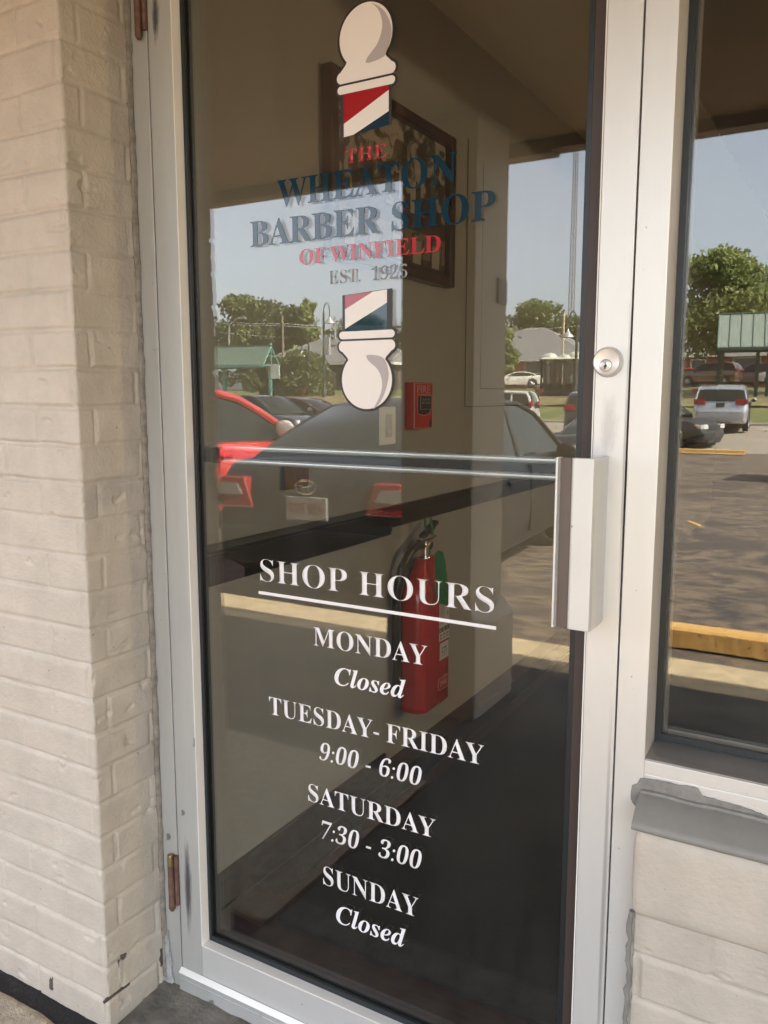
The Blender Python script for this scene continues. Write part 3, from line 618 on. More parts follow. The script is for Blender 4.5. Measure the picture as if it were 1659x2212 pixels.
mb=MB()   # a shop interior with chairs in the lower third and a dark band above it
mb.box((.014,t,.16),(.0145,W_-t,.215),0); mb.box((.014,t,t),(.0145,W_-t,.075),0); mb.box((.014,t,.075),(.0146,W_-t,.16),2)
for i in range(5):
    y=.10+i*.14; mb.box((.0146,y,.055),(.0150,y+.055,.13),1); mb.tube([(.0150,y-.012,.06),(.0150,y-.005,.15),(.0150,y+.04,.155)],.004,6,0); mb.tube([(.0150,y+.06,.05),(.0150,y+.075,.14)],.003,6,0)
for i in range(9):
    y=.06+i*.08+random.uniform(-.01,.01); z=.24+random.uniform(0,.12); mb.box((.014,y,.2),(.0144,y+.035,z),0); mb.ell((.0145,y+.017,z+.012),(.001,.013,.016),10,6,1)
mb.build('photo_detail',[SEP_D,SEP_L,SEP_M],ph)
# fire alarm pull station
fa=thing('fire_alarm_pull','red wall-mounted fire alarm pull station lettered FIRE','fire alarm',(WX,1.304,1.186))
FW,FH,FD=.140,.160,.036
mb=MB(); mb.box((.0005,0,0),(FD,FW,FH)); mb.build('housing',[REDB],fa,.003)
mb=MB()
def outline(mb,pts,w,x,closed=True):
    n=len(pts)
    for i in range(n if closed else n-1): mb.tube([(x,)+tuple(pts[i]),(x,)+tuple(pts[(i+1)%n])],w,6)
ol=mat('pale_outline',(.50,.30,.27),.5)
outline(mb,[(.003,.004),(FW-.003,.004),(FW-.003,FH-.004),(.003,FH-.004)],.0011,FD)
outline(mb,[(.024,.118),(.024,.060),(.032,.052),(.070,.046),(.110,.052),(.117,.060),(.117,.118)],.0011,FD+.001)
mb.build('outline',[ol],fa)
mb=MB(); mb.prism([(.026,.116),(.026,.062),(.034,.054),(.070,.048),(.108,.054),(.115,.062),(.115,.116)],FD,FD+.0018,'x'); mb.prism([(.030,.114),(.030,.068),(.112,.068),(.112,.114)],FD+.001,FD+.009,'x'); hd=mb.build('pull_handle',[PLBLK],fa)
mb=MB(); outline(mb,[(.030,.114),(.030,.068),(.112,.068),(.112,.114)],.001,FD+.009); mb.build('handle_outline',[mat('grey_print',(.28,.28,.27),.5)],hd)
GP=MATS['grey_print']
letter_line('FIRE',.020,.118,.124,.150,ol,parent=fa,origin=(0,0,0),y=FD+.0008,plane='x',offset=.012)
letter_line('PUSH IN',.046,.098,.098,.106,GP,parent=hd,origin=(0,0,0),y=FD+.0100,plane='x')
letter_line('PULL DOWN',.042,.104,.086,.094,GP,parent=hd,origin=(0,0,0),y=FD+.0100,plane='x')
mb=MB(); mb.ell((FD,.125,.018),(.001,.010,.014),12,6); mb.build('scuff',[PLBLK],fa)
# light switch plate
sw=thing('light_switch','white wall switch plate between the lettering and the red fire alarm','light switch',(WX,1.125,1.140))
mb=MB(); mb.box((.0005,0,0),(.006,.105,.125)); mb.build('plate',[mat('bright_white_plastic',(.85,.86,.82),.35)],sw,.002)
mb=MB(); mb.box((.006,.030,.025),(.010,.075,.10)); rk=mb.build('rocker',[WPL],sw,.001)
mb=MB(); mb.box((.010,.045,.036),(.014,.056,.046)); mb.build('dimmer',[mat('bright_plastic',(.8,.8,.75),.3)],rk)
mb=MB(); mb.box((0,0,0),(.012,.11,.075)); o=mb.build('wooden_block',[ORNG],None,.002); o.location=(WX+.006,.60,1.045); tag(o,'small brown wooden block on the wall just under the push bar','wooden block')
# fire extinguisher, flat oval bodied
ex=thing('fire_extinguisher','red oval bodied fire extinguisher with green inspection tag hanging low on the wall','fire extinguisher',(WX,1.362,.190))
def rrect(cx,cy,hx,hy,r,n=6):
    P=[]
    for (sx,sy,a0) in ((1,1,0),(-1,1,90),(-1,-1,180),(1,-1,270)):
        for i in range(n+1):
            a=R(a0+90*i/n); P.append((cx+sx*(hx-r)+r*math.cos(a),cy+sy*(hy-r)+r*math.sin(a)))
    return P
mb=MB(); rings=[(.93,.0,.044),(1,.006,.034),(1,.40,.034),(.985,.425,.036),(.93,.445,.043),(.82,.468,.038),(.66,.495,.03),(.50,.52,.022),(.40,.538,.018),(.36,.545,.016)]
n=None; base=[]
for k,z,r in rings:
    hx=.049*max(k,.45) if k<.9 else .049*k; hy=.118*k; P=rrect(.055,0,hx,hy,min(r,hx*.98)); n=len(P); base+=[(x,y,z) for x,y in P]
fs=[(i*n+k,i*n+(k+1)%n,(i+1)*n+(k+1)%n,(i+1)*n+k) for i in range(len(rings)-1) for k in range(n)]+[tuple(range(n))[::-1],tuple(range((len(rings)-1)*n,len(rings)*n))]
mb.add(base,fs,0,True); mb.build('cylinder_body',[RED],ex)
mb=MB(); mb.lathe([(.019,.540),(.019,.552),(.016,.554),(.016,.575),(.020,.578),(.020,.600),(.014,.604),(0,.604)],(.055,0,0),'z',20)
mb.tube([(.055,-.028,.588),(.055,.028,.588)],.011,12); mb.lathe([(.014,.0),(.016,.004),(.012,.008)],(.068,.004,.588),'x',16); vl=mb.build('valve',[CHROME],ex)
mb=MB(); mb.prism([(-.055,.604),(.03,.606),(.062,.612),(.062,.616),(.03,.612),(-.05,.612)],.045,.066,'x'); mb.build('carry_handle',[CHROME],vl,.001)
mb=MB(); mb.prism([(-.030,.616),(.02,.628),(.075,.655),(.080,.664),(.064,.668),(.02,.645),(-.032,.628)],.043,.067,'x'); mb.build('lever',[PLBLK],vl,.001)
mb=MB(); mb.tube([(.055,-.030,.590),(.054,-.065,.594),(.048,-.110,.575),(.036,-.145,.525),(.026,-.160,.44),(.022,-.160,.34),(.022,-.157,.25),(.022,-.154,.20)],.0145,12); hs=mb.build('hose',[PLBLK],ex)
mb=MB(); mb.tube([(.022,-.154,.20),(.022,-.153,.13),(.022,-.152,.09)],[.0125,.014,.017],12); mb.build('nozzle',[PLBLK],hs)
mb=MB(); mb.lathe([(.0145,.0),(.0155,.004),(.0155,.018),(.0145,.022)],(.028,-.157,.45),'z',12); mb.build('hose_clip',[PLBLK],ex)
tg=[(.112,.030,.600),(.116,.062,.600),(.112,.068,.575),(.110,.078,.50),(.112,.085,.42),(.112,.040,.425),(.110,.032,.50)]
mb=MB(); TG=[(.0,.565),(.016,.578),(.036,.572),(.046,.54),(.054,.48),(.070,.385),(.012,.390),(.004,.47)]; mb.add([(.100+u,-.022-.15*u,z) for u,z in TG]+[(.100+u,-.0205-.15*u,z) for u,z in TG],[tuple(range(8))[::-1],tuple(range(8,16))]+[(i,(i+1)%8,(i+1)%8+8,i+8) for i in range(8)]); mb.prism([(-.004,.690),(.004,.683),(.010,.660),(.020,.622),(.004,.622),(.002,.65),(-.012,.668)],.074,.0765,'x'); mb.prism([(-.004,.69),(.006,.67),(.014,.62),(.0,.63),(-.008,.66)],.05,.053,'x'); mb.build('inspection_tag',[GRN],ex)
XF=.1046
mb=MB(); mb.box((XF,.012,.235),(XF+.0006,.092,.405)); lb=mb.build('instruction_label',[LABEL],ex)
LDK=mat('label_print',(.06,.06,.06),.5)
mb=MB(); mb.box((XF+.0006,.012,.268),(XF+.001,.092,.285)); mb.box((XF+.0006,.020,.392),(XF+.001,.060,.402))
for i in range(11): mb.box((XF+.0006,.018,.300+i*.008),(XF+.0009,.018+.045*random.uniform(.7,1),.3022+i*.008))
for i in range(3): 
    y=.020+i*.026; mb.box((XF+.0006,y,.240),(XF+.0009,y+.004,.262)); mb.box((XF+.0006,y+.007,.243),(XF+.0009,y+.016,.247)); mb.ell((XF+.0006,y+.011,.257),(.0004,.005,.004),8,5)
for z in (.375,.330,.298): mb.ell((XF+.0006,.080,z),(.0004,.004,.009),8,5)
mb.build('label_print',[LDK],lb)
for i,c in enumerate('ABC'): letter_line(c,.019+i*.026,.027+i*.026,.271,.281,LABEL,parent=lb,origin=(0,0,0),y=XF+.0014,plane='x')
mb=MB(); mb.box((XF,.018,.165),(XF+.0006,.088,.228)); l2=mb.build('service_label',[LABEL],ex)
letter_line('CTS',.034,.074,.188,.210,LDK,parent=l2,origin=(0,0,0),y=XF+.001,plane='x',offset=.012)
letter_line('FIRE SAFETY',.034,.076,.177,.181,LDK,parent=l2,origin=(0,0,0),y=XF+.001,plane='x')
PKO=mat('embossed_pale',(.50,.24,.22),.4)
letter_line('OVAL',.022,.082,.064,.086,PKO,parent=ex,origin=(0,0,0),y=XF+.0006,plane='x')
mb=MB(); pts=[(XF+.0006,)+p for p in ([(.022+.022*math.cos(R(a))*.7,.075+.022*math.sin(R(a))) for a in range(90,271,15)]+[(.082+.022*math.cos(R(a))*.7,.075+.022*math.sin(R(a))) for a in range(-90,91,15)])]
mb.tube(pts+[pts[0]],.0010,6,cap=False); mb.build('badge_ring',[PKO],ex)
mb=MB(); mb.box((-.0,-.04,.30),(.010,.04,.34)); mb.box((-.0,-.02,.05),(.008,.02,.50)); mb.build('wall_bracket',[PLBLK],ex)
# mats
mb=MB(); mb.box((-1.16,.27,FZ),(1.6,4.5,FZ+.010)); tag(mb.build('entrance_mat',[MATM2],None,.003),'large dark ribbed entrance mat on the shop floor','floor mat')
mb=MB(); mb.box((-1.295,.36,FZ),(-1.215,4.0,FZ+.006)); tag(mb.build('runner_mat',[MATM],None,.002),'narrow dark runner strip between the wall and the entrance mat','floor mat')
# dark duct under the ceiling seen through the shop window
mb=MB(); mb.prism([(-.60,1.2),(-.30,1.2),(-.34,7.8),(-.62,7.8)],2.34,2.62,'z'); tag(mb.build('ceiling_duct',[PLBLK],None,.01),'dark rectangular duct under the shop ceiling','duct')
# ceiling lamp inside (warm)
lt=thing('pendant_lamp','warm globe pendant lamp inside the shop, out of view to the right','lamp',(4.4,2.6,2.62))
mb=MB(); mb.lathe([(.06,0),(.06,-.02),(.008,-.03),(.008,-.30),(.05,-.31),(.05,-.35)],(0,0,0),'z',16); mb.build('lamp_cord',[WPL],lt)
LE=bpy.data.materials.new('lamp_glow'); LE.use_nodes=True; e=LE.node_tree.nodes['Principled BSDF']; e.inputs['Emission Color'].default_value=(1,.70,.40,1); e.inputs['Emission Strength'].default_value=24
mb=MB(); mb.ell((0,0,-.53),(.19,.19,.19),24,14); mb.build('lamp_globe',[LE],lt)

# ---------------------------------------------------------------- porch
cn=thing('porch_canopy','wide tan porch canopy over the walk, seen reflected in the glass','canopy',(0,0,2.36))
mb=MB(); mb.box((-12,-2.25,.02),(12,.3,.32)); mb.build('roof_slab',[SOFF],cn)
mb=MB(); mb.box((-12,-2.19,.0),(12,.016,.0195)); mb.build('soffit',[SOFF],cn)
mb=MB(); mb.box((-12,-2.28,-.06),(-1.21,-2.191,.33)); mb.box((-1.21,-2.28,-.047),(12,-2.191,.33)); mb.build('fascia',[mat('fascia_paint',(.30,.25,.19),.6)],cn)
pc=thing('porch_column','square tan painted porch column with a wider chamfered base','column',(-1.492,-1.86,0))
PC=mat('column_paint',(.33,.29,.235),.55,var=.08,vs=3,bump=.0015,bs=30)
mb=MB(); mb.box((-.16,-.16,.40),(.16,.16,2.36)); mb.build('shaft',[PC],pc,.004)
mb=MB(); b=.205; c=.165
vs_=[(-b,-b,0),(b,-b,0),(b,b,0),(-b,b,0),(-b,-b,.37),(b,-b,.37),(b,b,.37),(-b,b,.37),(-c,-c,.45),(c,-c,.45),(c,c,.45),(-c,c,.45)]
mb.add(vs_,[(3,2,1,0)]+[(i,(i+1)%4,(i+1)%4+4,i+4) for i in range(4)]+[(i+4,(i+1)%4+4,(i+1)%4+8,i+8) for i in range(4)]+[(8,9,10,11)]); mb.build('base',[PC],pc,.008)
mb=MB(); mb.box((.0,-.045,-.05),(.012,.045,.05)); o=mb.build('outlet_box',[mat('dark_box',(.05,.055,.07),.5)],None,.004); o.location=(-1.3325,-1.955,1.72); tag(o,'small dark electrical box on the side of the porch column','electrical box')

mb=MB(); mb.box((2.2,-2.05,0),(2.4,-.03,2.355)); tag(mb.build('added_shade_wall',[PAINT2],None,.005),'tan wall added out of view to the right to shade the brick pier','wall')  # unseen wall, added to darken the return face of the brick pier

# ================================================================ parking lot, street and beyond (seen in the reflections)
CG=mat('car_glass',(.02,.026,.024),.06,spec=.2); TYRE=mat('tyre',(.018,.018,.018),.8); RIM=mat('rim',(.55,.55,.56),.3,metal=.8); ARCH=mat('wheel_well',(.008,.008,.008),.9)
LAMPW=mat('lamp_lens',(.6,.6,.58),.1,coat=1); LAMPR=mat('red_lens',(.30,.014,.016),.12,coat=1); LAMPA=mat('amber_lens',(.8,.25,.02),.15,coat=1); PLATEW=mat('plate_white',(.27,.26,.24),.5); TRIM=mat('dark_trim',(.02,.02,.021),.5)
BRT=mat('bright_trim',(.8,.8,.8),.2,metal=1)
def paint(name,c,metal=0,rough=.3,coat=1): return mat('car_paint_'+name,c,rough,metal=metal,coat=coat)
def interp(st,y):
    ys=[a[0] for a in st]; return [float(np.interp(y,ys,[a[k] for a in st])) for k in range(1,len(st[0]))]
def make_body(stations,W,wheels,wr,zb=.2):
    """stations: (y, ztop, width factor); lofted body with wheel openings"""
    ys=np.linspace(stations[0][0],stations[-1][0],44); rings=[]
    for y in ys:
        zt,wf,zl=interp(stations,y); hw=W/2*wf; zlow=zl
        h=zt-zlow
        half=[(hw*.80,zlow),(hw*.94,zlow+.04),(hw*.985,zlow+h*.28),(hw,zlow+h*.55),(hw*.985,zlow+h*.80),(hw*.93,zt-.035),(hw*.86,zt-.006),(hw*.5,zt+.012),(0,zt+.018)]
        rings.append([(x,y,z) for x,z in half]+[(-x,y,z) for x,z in half[-2::-1]])
    n=len(rings[0]); v=[p for r_ in rings for p in r_]
    f=[(i*n+k,i*n+k+1,(i+1)*n+k+1,(i+1)*n+k) for i in range(len(rings)-1) for k in range(n-1)]
    f+=[(i*n+n-1,i*n,(i+1)*n,(i+1)*n+n-1) for i in range(len(rings)-1)]
    f+=[tuple(range(n))[::-1],tuple(range((len(rings)-1)*n,len(rings)*n))]
    mb=MB(); mb.add(v,f,0,True); body=mb.build('body',[])
    bm=bmesh.new(); bm.from_mesh(body.data); bmesh.ops.recalc_face_normals(bm,faces=bm.faces); bm.to_mesh(body.data); bm.free()
    cut=MB()
    for (wy) in wheels:
        for sx in (-1,1): cut.lathe([(wr+.055,sx*(W/2-.24)),(wr+.055,sx*(W/2+.1))],(0,wy,wr),'x',28,smooth=False)
    co=cut.build('cut',[]); bm=bmesh.new(); bm.from_mesh(co.data); bmesh.ops.recalc_face_normals(bm,faces=bm.faces); bm.to_mesh(co.data); bm.free()
    md=body.modifiers.new('b','BOOLEAN'); md.operation='DIFFERENCE'; md.object=co; md.solver='EXACT'
    dg=bpy.context.evaluated_depsgraph_get(); dg.update(); me=bpy.data.meshes.new_from_object(body.evaluated_get(dg))
    bpy.data.objects.remove(body); bpy.data.objects.remove(co); me.set_sharp_from_angle(angle=R(40)); return me
def make_car(name,label,cat,P,loc,rz,pm,group='vehicles reflected in the shop glass'):
    """local frame: nose +Y, ground z=0, origin at centre"""
    L,W=P['L'],P['W']; wr=P['wr']; t=thing(name,label,cat,loc,rz,group)
    yr,yf=-L/2,L/2
    me=make_body([(yr+a*L,z,w_,zl) for a,z,w_,zl in P['body']],W,[yr+P['rw']*L,yr+P['fw']*L],wr); me.materials.append(pm)
    b=bpy.data.objects.new('body',me); COL.objects.link(b); b.parent=t
    mb=MB(); mb.box((-W/2*.80,yr+.25,.16),(W/2*.80,yf-.25,.55)); mb.build('underbody',[ARCH],t)
    # greenhouse
    gh=P['gh']  # (y frac, z top) roof line from rear base to windscreen base
    zb=P['belt']; wb=W/2*.90; wt=W/2*P.get('wt',.72)
    prof=[(yr+a*L,z) for a,z in gh]; zr=max(z for _,z in prof)
    ys=np.linspace(prof[0][0],prof[-1][0],30); rows=[]
    for y in ys:
        z=float(np.interp(y,[p[0] for p in prof],[p[1] for p in prof])); k=(z-zb)/(zr-zb); k=max(k,0); wx=wb+(wt-wb)*k; 
        rows.append((y,z,wx,k))
    vs_=[];n=7
    for y,z,wx,k in rows:
        zc=z+.03*min(1,k*2)
        vs_+=[(wb,y,zb-.06),(wx,y,z-.015),(wx*.9,y,z+(zc-z)*.5),(0,y,zc),(-wx*.9,y,z+(zc-z)*.5),(-wx,y,z-.015),(-wb,y,zb-.06)]
    gl=MB(); rf=MB(); roof_lo,roof_hi=yr+P['roof'][0]*L,yr+P['roof'][1]*L
    b0=[(i*n+k,(i+1)*n+k,(i+1)*n+k+1,i*n+k+1) for i in range(len(rows)-1) for k in (0,5)]
    gl.add(vs_,b0,0,True); topf=[];tops=[]
    for i in range(len(rows)-1):
        ymid=(rows[i][0]+rows[i+1][0])/2; F=[(i*n+k,(i+1)*n+k,(i+1)*n+k+1,i*n+k+1) for k in (1,2,3,4)]
        (tops if roof_lo<ymid<roof_hi else topf).extend(F)
    gl.add(vs_,topf,0,True); gl.build('windows',[CG],t); rf.add(vs_,tops,0,True); rf.build('roof',[pm],t)
    # painted pillars and roof rails along the edge, plus door pillars
    pl=MB()
    for s_ in (-1,1):
        pl=MB(); pl.tube([(s_*(wx+.004),y,z-.018) for y,z,wx,k in rows],P.get('pr',.033),8); pl.build('roof_rail',[pm],t)
    bp=MB()
    for fr_ in P['pillars']:
        y=yr+fr_*L; z=float(np.interp(y,[p[0] for p in prof],[p[1] for p in prof])); k=(z-zb)/(zr-zb); wx=wb+(wt-wb)*k
        for s_ in (-1,1): bp=MB(); bp.prism([(s_*(wb+.006),zb-.03),(s_*(wx+.006),z-.02),(s_*(wx-.02),z-.02),(s_*(wb-.02),zb-.03)],y-.035,y+.035,'y'); bp.build('door_pillar',[TRIM if not P.get('ppaint') else pm],t)
    sl=MB()
    for s_ in (-1,1): sl=MB(); sl.tube([(s_*(wb+.002),yr+.06*L+.1 if False else prof[0][0]+.1,zb-.03),(s_*(wb+.002),prof[-1][0]-.15,zb-.03)],.014,6); sl.build('window_trim',[BRT if P.get('chrome') else TRIM],t)
    # door lines and handles
    hn=MB(); W2=W/2
    for fr_ in P['handles']:
        for s_ in (-1,1): hn=MB(); hn.box((s_*(W2*.985),yr+fr_*L-.09,P['belt']-.16),(s_*(W2*1.0+.018),yr+fr_*L+.09,P['belt']-.125)); hn.build('door_handle',[pm],t,.008)
    dl=MB()
    for fr_ in P['doors']:
        for s_ in (-1,1): dl=MB(); dl.box((s_*(W2*.93),yr+fr_*L-.004,.32),(s_*(W2*1.0+.0015),yr+fr_*L+.004,P['belt']-.04)); dl.build('door_seam',[ARCH],t)
    for wy in (P['rw'],P['fw']):
        for s_ in (-1,1):
            y=yr+wy*L; x0=s_*(W2-.215); x1=s_*(W2-.012)
            m=MB(); m.lathe([(wr*.62,x0),(wr*.94,x0),(wr,x0+s_*.03),(wr,x1-s_*.03),(wr*.94,x1),(wr*.66,x1-s_*.004)],(0,y,wr),'x',26); wh=m.build('wheel',[TYRE],t)
            m=MB(); m.lathe([(wr*.68,x1-s_*.012),(wr*.64,x1-s_*.004),(wr*.60,x1-s_*.02),(wr*.58,x1-s_*.06)],(0,y,wr),'x',26)
            for q in range(P.get('spokes',7)):
                a=2*math.pi*q/P.get('spokes',7); c,s2=math.cos(a),math.sin(a)
                m.tube([(x1-s_*.018,y+c*wr*.05,wr+s2*wr*.05),(x1-s_*.010,y+c*wr*.62,wr+s2*wr*.62)],[wr*.10,wr*.055],6)
            m.lathe([(wr*.16,x1-s_*.02),(wr*.14,x1-s_*.004),(0,x1-s_*.003)],(0,y,wr),'x',12)
            m.build('rim',[RIM],wh)
            m=MB(); m.lathe([(wr*.62,x1-s_*.07),(0,x1-s_*.07)],(0,y,wr),'x',20); m.build('brake_dark',[ARCH],wh)
    def lamp(nm,yy,y2,z0_,z1_,xa,xb,m_):
        for s_ in (-1,1):
            zt,wf,zl=interp([(yr+a*L,z,w_,zl2) for a,z,w_,zl2 in P['body']],yy); hwid=W2*wf
            sg=1 if yy>0 else -1; q=MB(); xo=hwid*.955
            q.prism([(s_*xa,z0_),(s_*(xa+.07),z1_),(s_*xo,z1_),(s_*xo,z0_)],yy-sg*.06,yy+sg*(.035 if yy<0 else .05),'y')
            zt2,wf2,_z=interp([(yr+a*L,z,w_,zl2) for a,z,w_,zl2 in P['body']],yy-sg*.14); q.prism([(yy+sg*.02,z0_+.0),(yy+sg*.02,z1_-.005),(yy-sg*.17,z1_-.02),(yy-sg*.10,z0_+.02)],s_*(W2*wf2-.08),s_*(W2*wf2+.004),'x')
            o_=q.build(nm,[m_],t,.012)
            yield s_,o_,hwid
    tz=P['tail']; list(lamp('taillight',yr+.02,yr+.30,tz[0],tz[1],tz[2],W2,LAMPR))
    hz=P['head']
    for s_,o_,hwid in lamp('headlight',yf-.06,yf-.42,hz[0],hz[1],hz[2],W2,LAMPW):
        q=MB(); q.ell((s_*hwid*.99,yf-.26,(hz[0]+hz[1])/2+.02),(.05,.13,(hz[1]-hz[0])*.45),10,6); q.build('side_marker',[LAMPA],o_)
    g=MB(); g.box((-.42,yf-.03,hz[0]-.03),(.42,yf+.012,hz[1]-.02)); g.box((-.5,yf-.03,.26),(.5,yf+.014,.40)); g.build('grille',[TRIM],t,.01)
    bz=P['bumper']; q=MB(); q.box((-W2*.80,yr-.035,bz[0]),(W2*.80,yr+.05,bz[1])); q.build('rear_bumper',[pm if not P.get('dbump') else TRIM],t,.03)
    pz=P['plate']; q=MB(); q.box((-.1525,yr-.020-P.get('po',0),pz),(.1525,yr+.01,pz+.152)); pt=q.build('number_plate',[PLATEW if not P.get('dplate') else TRIM],t,.004)
    if P.get('pltxt'):
        me2=text_mesh(P['pltxt'],.01); n_=len(me2.vertices); c=np.empty(n_*3,np.float32); me2.vertices.foreach_get('co',c); c=c.reshape(-1,3); lo,hi=c.min(0),c.max(0)
        Q=np.empty_like(c); Q[:,0]=(c[:,0]-lo[0])/(hi[0]-lo[0])*.26-.13; Q[:,1]=yr-.0215-P.get('po',0); Q[:,2]=(c[:,1]-lo[1])/(hi[1]-lo[1])*.075+pz+.045
        me2.vertices.foreach_set('co',Q.reshape(-1)); me2.materials.clear(); me2.materials.append(mat('plate_red',(.25,.03,.03),.5)); me2.update(); o2=bpy.data.objects.new('lettering',me2); COL.objects.link(o2); o2.parent=pt
    for s_ in (-1,1):
        y=yr+P['mirror']*L; q=MB(); k_=P.get('ms',1); mz=P['belt']+.03+P.get('mz',0); q.ell((s_*(W2+.09),y,mz),(.11*k_,.055,.085*k_),16,10); q.tube([(s_*(W2-.08),y,P['belt']-.02),(s_*(W2+.03),y,P['belt']+.0)],.03,8); mr=q.build('mirror',[pm if not P.get('dmir') else TRIM],t); MG=(mat('mirror_glass',(.8,.8,.68),.2,metal=.2) if 'mirror_glass' not in MATS else MATS['mirror_glass']) if P.get('dmir') else CG  # cream glass colour stands in for the reflected tan wall
        q=MB(); q.ell((s_*(W2+.095),y-.040,mz),(.088*k_,.022,.066*k_),16,10); q.build('mirror_glass',[MG],mr)
    return t
SEDAN=dict(L=4.75,W=1.80,wr=.325,rw=.205,fw=.795,belt=.93,body=[(0,.80,.80,.42),(.015,.96,.88,.30),(.05,1.03,.95,.24),(.18,1.02,1,.20),(.5,.96,1,.19),(.72,.95,1,.19),(.9,.83,.97,.2),(.975,.70,.88,.24),(1,.55,.76,.34)],
  gh=[(.095,1.0),(.20,1.24),(.30,1.39),(.42,1.43),(.55,1.42),(.64,1.33),(.74,1.08),(.785,.95)],roof=(.29,.60),pillars=(.29,.47),handles=(.36,.56),doors=(.28,.48,.69),mirror=.665,tail=(.72,.93,.52),head=(.58,.74,.48),bumper=(.34,.60),plate=.665,wt=.70)
HATCH=dict(L=4.0,W=1.70,wr=.31,rw=.18,fw=.80,belt=.98,body=[(0,.78,.86,.40),(.02,1.0,.92,.30),(.06,1.02,.97,.24),(.5,1.0,1,.2),(.74,.98,1,.2),(.9,.84,.96,.22),(.975,.72,.86,.26),(1,.55,.76,.36)],
  gh=[(.02,1.02),(.07,1.35),(.13,1.50),(.35,1.57),(.50,1.55),(.60,1.47),(.70,1.30),(.80,1.09),(.86,.98)],roof=(.11,.56),pillars=(.30,.49),handles=(.30,.50),doors=(.24,.47,.72),mirror=.74,tail=(.72,1.0,.55),head=(.62,.80,.45),bumper=(.36,.62),plate=.72,wt=.76,pr=.045,dmir=True,ms=1.6,mz=.09)
SUV=dict(L=4.95,W=1.98,wr=.385,rw=.20,fw=.80,belt=1.12,body=[(0,.84,.84,.42),(.012,1.12,.90,.34),(.05,1.16,.96,.28),(.4,1.13,1,.26),(.74,1.10,1,.26),(.9,1.0,.97,.28),(.98,.86,.88,.32),(1,.60,.78,.42)],
  gh=[(.012,1.16),(.045,1.45),(.085,1.66),(.2,1.73),(.48,1.73),(.56,1.68),(.68,1.38),(.76,1.12)],roof=(.075,.55),pillars=(.19,.36,.52),handles=(.36,.53),doors=(.30,.48,.68),mirror=.655,tail=(1.02,1.22,.50),head=(.74,.92,.50),bumper=(.55,.78),plate=.93,wt=.76,dplate=True)
COUPE=dict(L=4.8,W=1.90,wr=.37,rw=.195,fw=.785,belt=.93,body=[(0,.84,.84,.40),(.015,1.04,.92,.30),(.06,1.07,.97,.24),(.2,1.02,1,.20),(.5,.96,1,.2),(.72,.96,1,.2),(.92,.90,.97,.22),(.985,.80,.90,.26),(1,.62,.82,.36)],
  gh=[(.10,1.04),(.22,1.24),(.34,1.36),(.46,1.36),(.56,1.27),(.66,1.06),(.70,.95)],roof=(.30,.52),pillars=(.33,),handles=(.44,),doors=(.36,.64),mirror=.60,tail=(.78,.92,.5),head=(.62,.76,.5),bumper=(.36,.60),plate=.62,wt=.66,pr=.05)
def vary(P,**k): d=dict(P); d.update(k); return d
g_=G
def place(dx_,dy_): return (dx_,-dy_,g_(dy_))
# heading helper: rz so that local +Y (nose) points along world direction (hx,hy)
def hd(hx,hy): return math.atan2(-hx,hy)
# near cars: nose away from the shop
BLKP=paint('black',(.008,.009,.010),0,.42,.05); 
sx_,sy_=-3.13,3.10; th=R(4.5); hx_,hy_=-math.sin(th),-math.cos(th)
sed=make_car('sedan','black sedan parked tail first outside, its plate reflected under the push bar','car',vary(SEDAN,pltxt='A30 7000',po=.0,pr=.02,W=1.72,tail=(.72,.93,.42)),(sx_+hx_*2.375,-sy_+hy_*2.375,G(4)),hd(hx_,hy_),BLKP)
q=MB()
def ring3(cx,cz,rx,rz,yy,w=.006): 
    pts=[(cx+rx*math.cos(R(a)),yy,cz+rz*math.sin(R(a))) for a in range(0,360,20)]; q.tube(pts+[pts[0]],w,6,cap=False)
yy=-2.375-.018; ring3(0,.885,.075,.048,yy); ring3(0,.885,.026,.044,yy); ring3(0,.905,.052,.020,yy); q.build('emblem',[CHROME],sed)
for s_ in (-1,1):
    q=MB(); q.prism([(s_*.50,.81),(s_*.54,.885),(s_*.76,.895),(s_*.755,.81)],yy-.006,yy+.02,'y'); q.build('reversing_lamp',[mat('clear_lens',(.30,.29,.27),.15,coat=1) if 'clear_lens' not in MATS else MATS['clear_lens']],sed)
make_car('hatchback','bright red hatchback parked at the far left beside the black sedan','car',HATCH,(-6.0-.85,-3.62-2.0,G(5)),hd(0,-1),paint('red',(.55,.03,.025)))
# second row
make_car('crossover','dark grey crossover parked behind the red hatchback, nose to the right','car',vary(SUV,L=4.4,W=1.8,wr=.34),place(-18.6,22.2),hd(1,.12),paint('dark_grey',(.03,.032,.035)))
make_car('compact_car','maroon compact car half hidden behind the dark grey crossover','car',vary(HATCH,L=4.1),place(-19.6,26.0),hd(1,.05),paint('maroon',(.09,.02,.022)))
make_car('estate_car','white boxy estate car parked beyond the black sedan, roof and rear window showing','car',vary(SUV,L=4.5,W=1.8,wr=.34,pr=.06,ppaint=True,body=[(0,.84,.9,.42),(.012,1.0,.95,.34),(.05,1.02,.98,.28),(.4,1.02,1,.26),(.74,1.0,1,.26),(.9,.92,.97,.28),(.98,.8,.88,.32),(1,.60,.78,.42)],belt=1.0,gh=[(.012,1.05),(.03,1.35),(.06,1.56),(.2,1.60),(.5,1.60),(.58,1.54),(.68,1.25),(.74,1.02)]),place(-13.9,30.6),hd(-1,.15),paint('white',(.62,.60,.54)))
make_car('dark_suv','tall dark SUV parked to the right of the white estate car, rear towards the shop','car',vary(SUV,W=1.95,L=4.6,gh=[(a,1.12+(z-1.12)*.85) for a,z in SUV['gh']]),place(-8.6,28.8),hd(-.2,-1),paint('charcoal',(.016,.018,.02)))
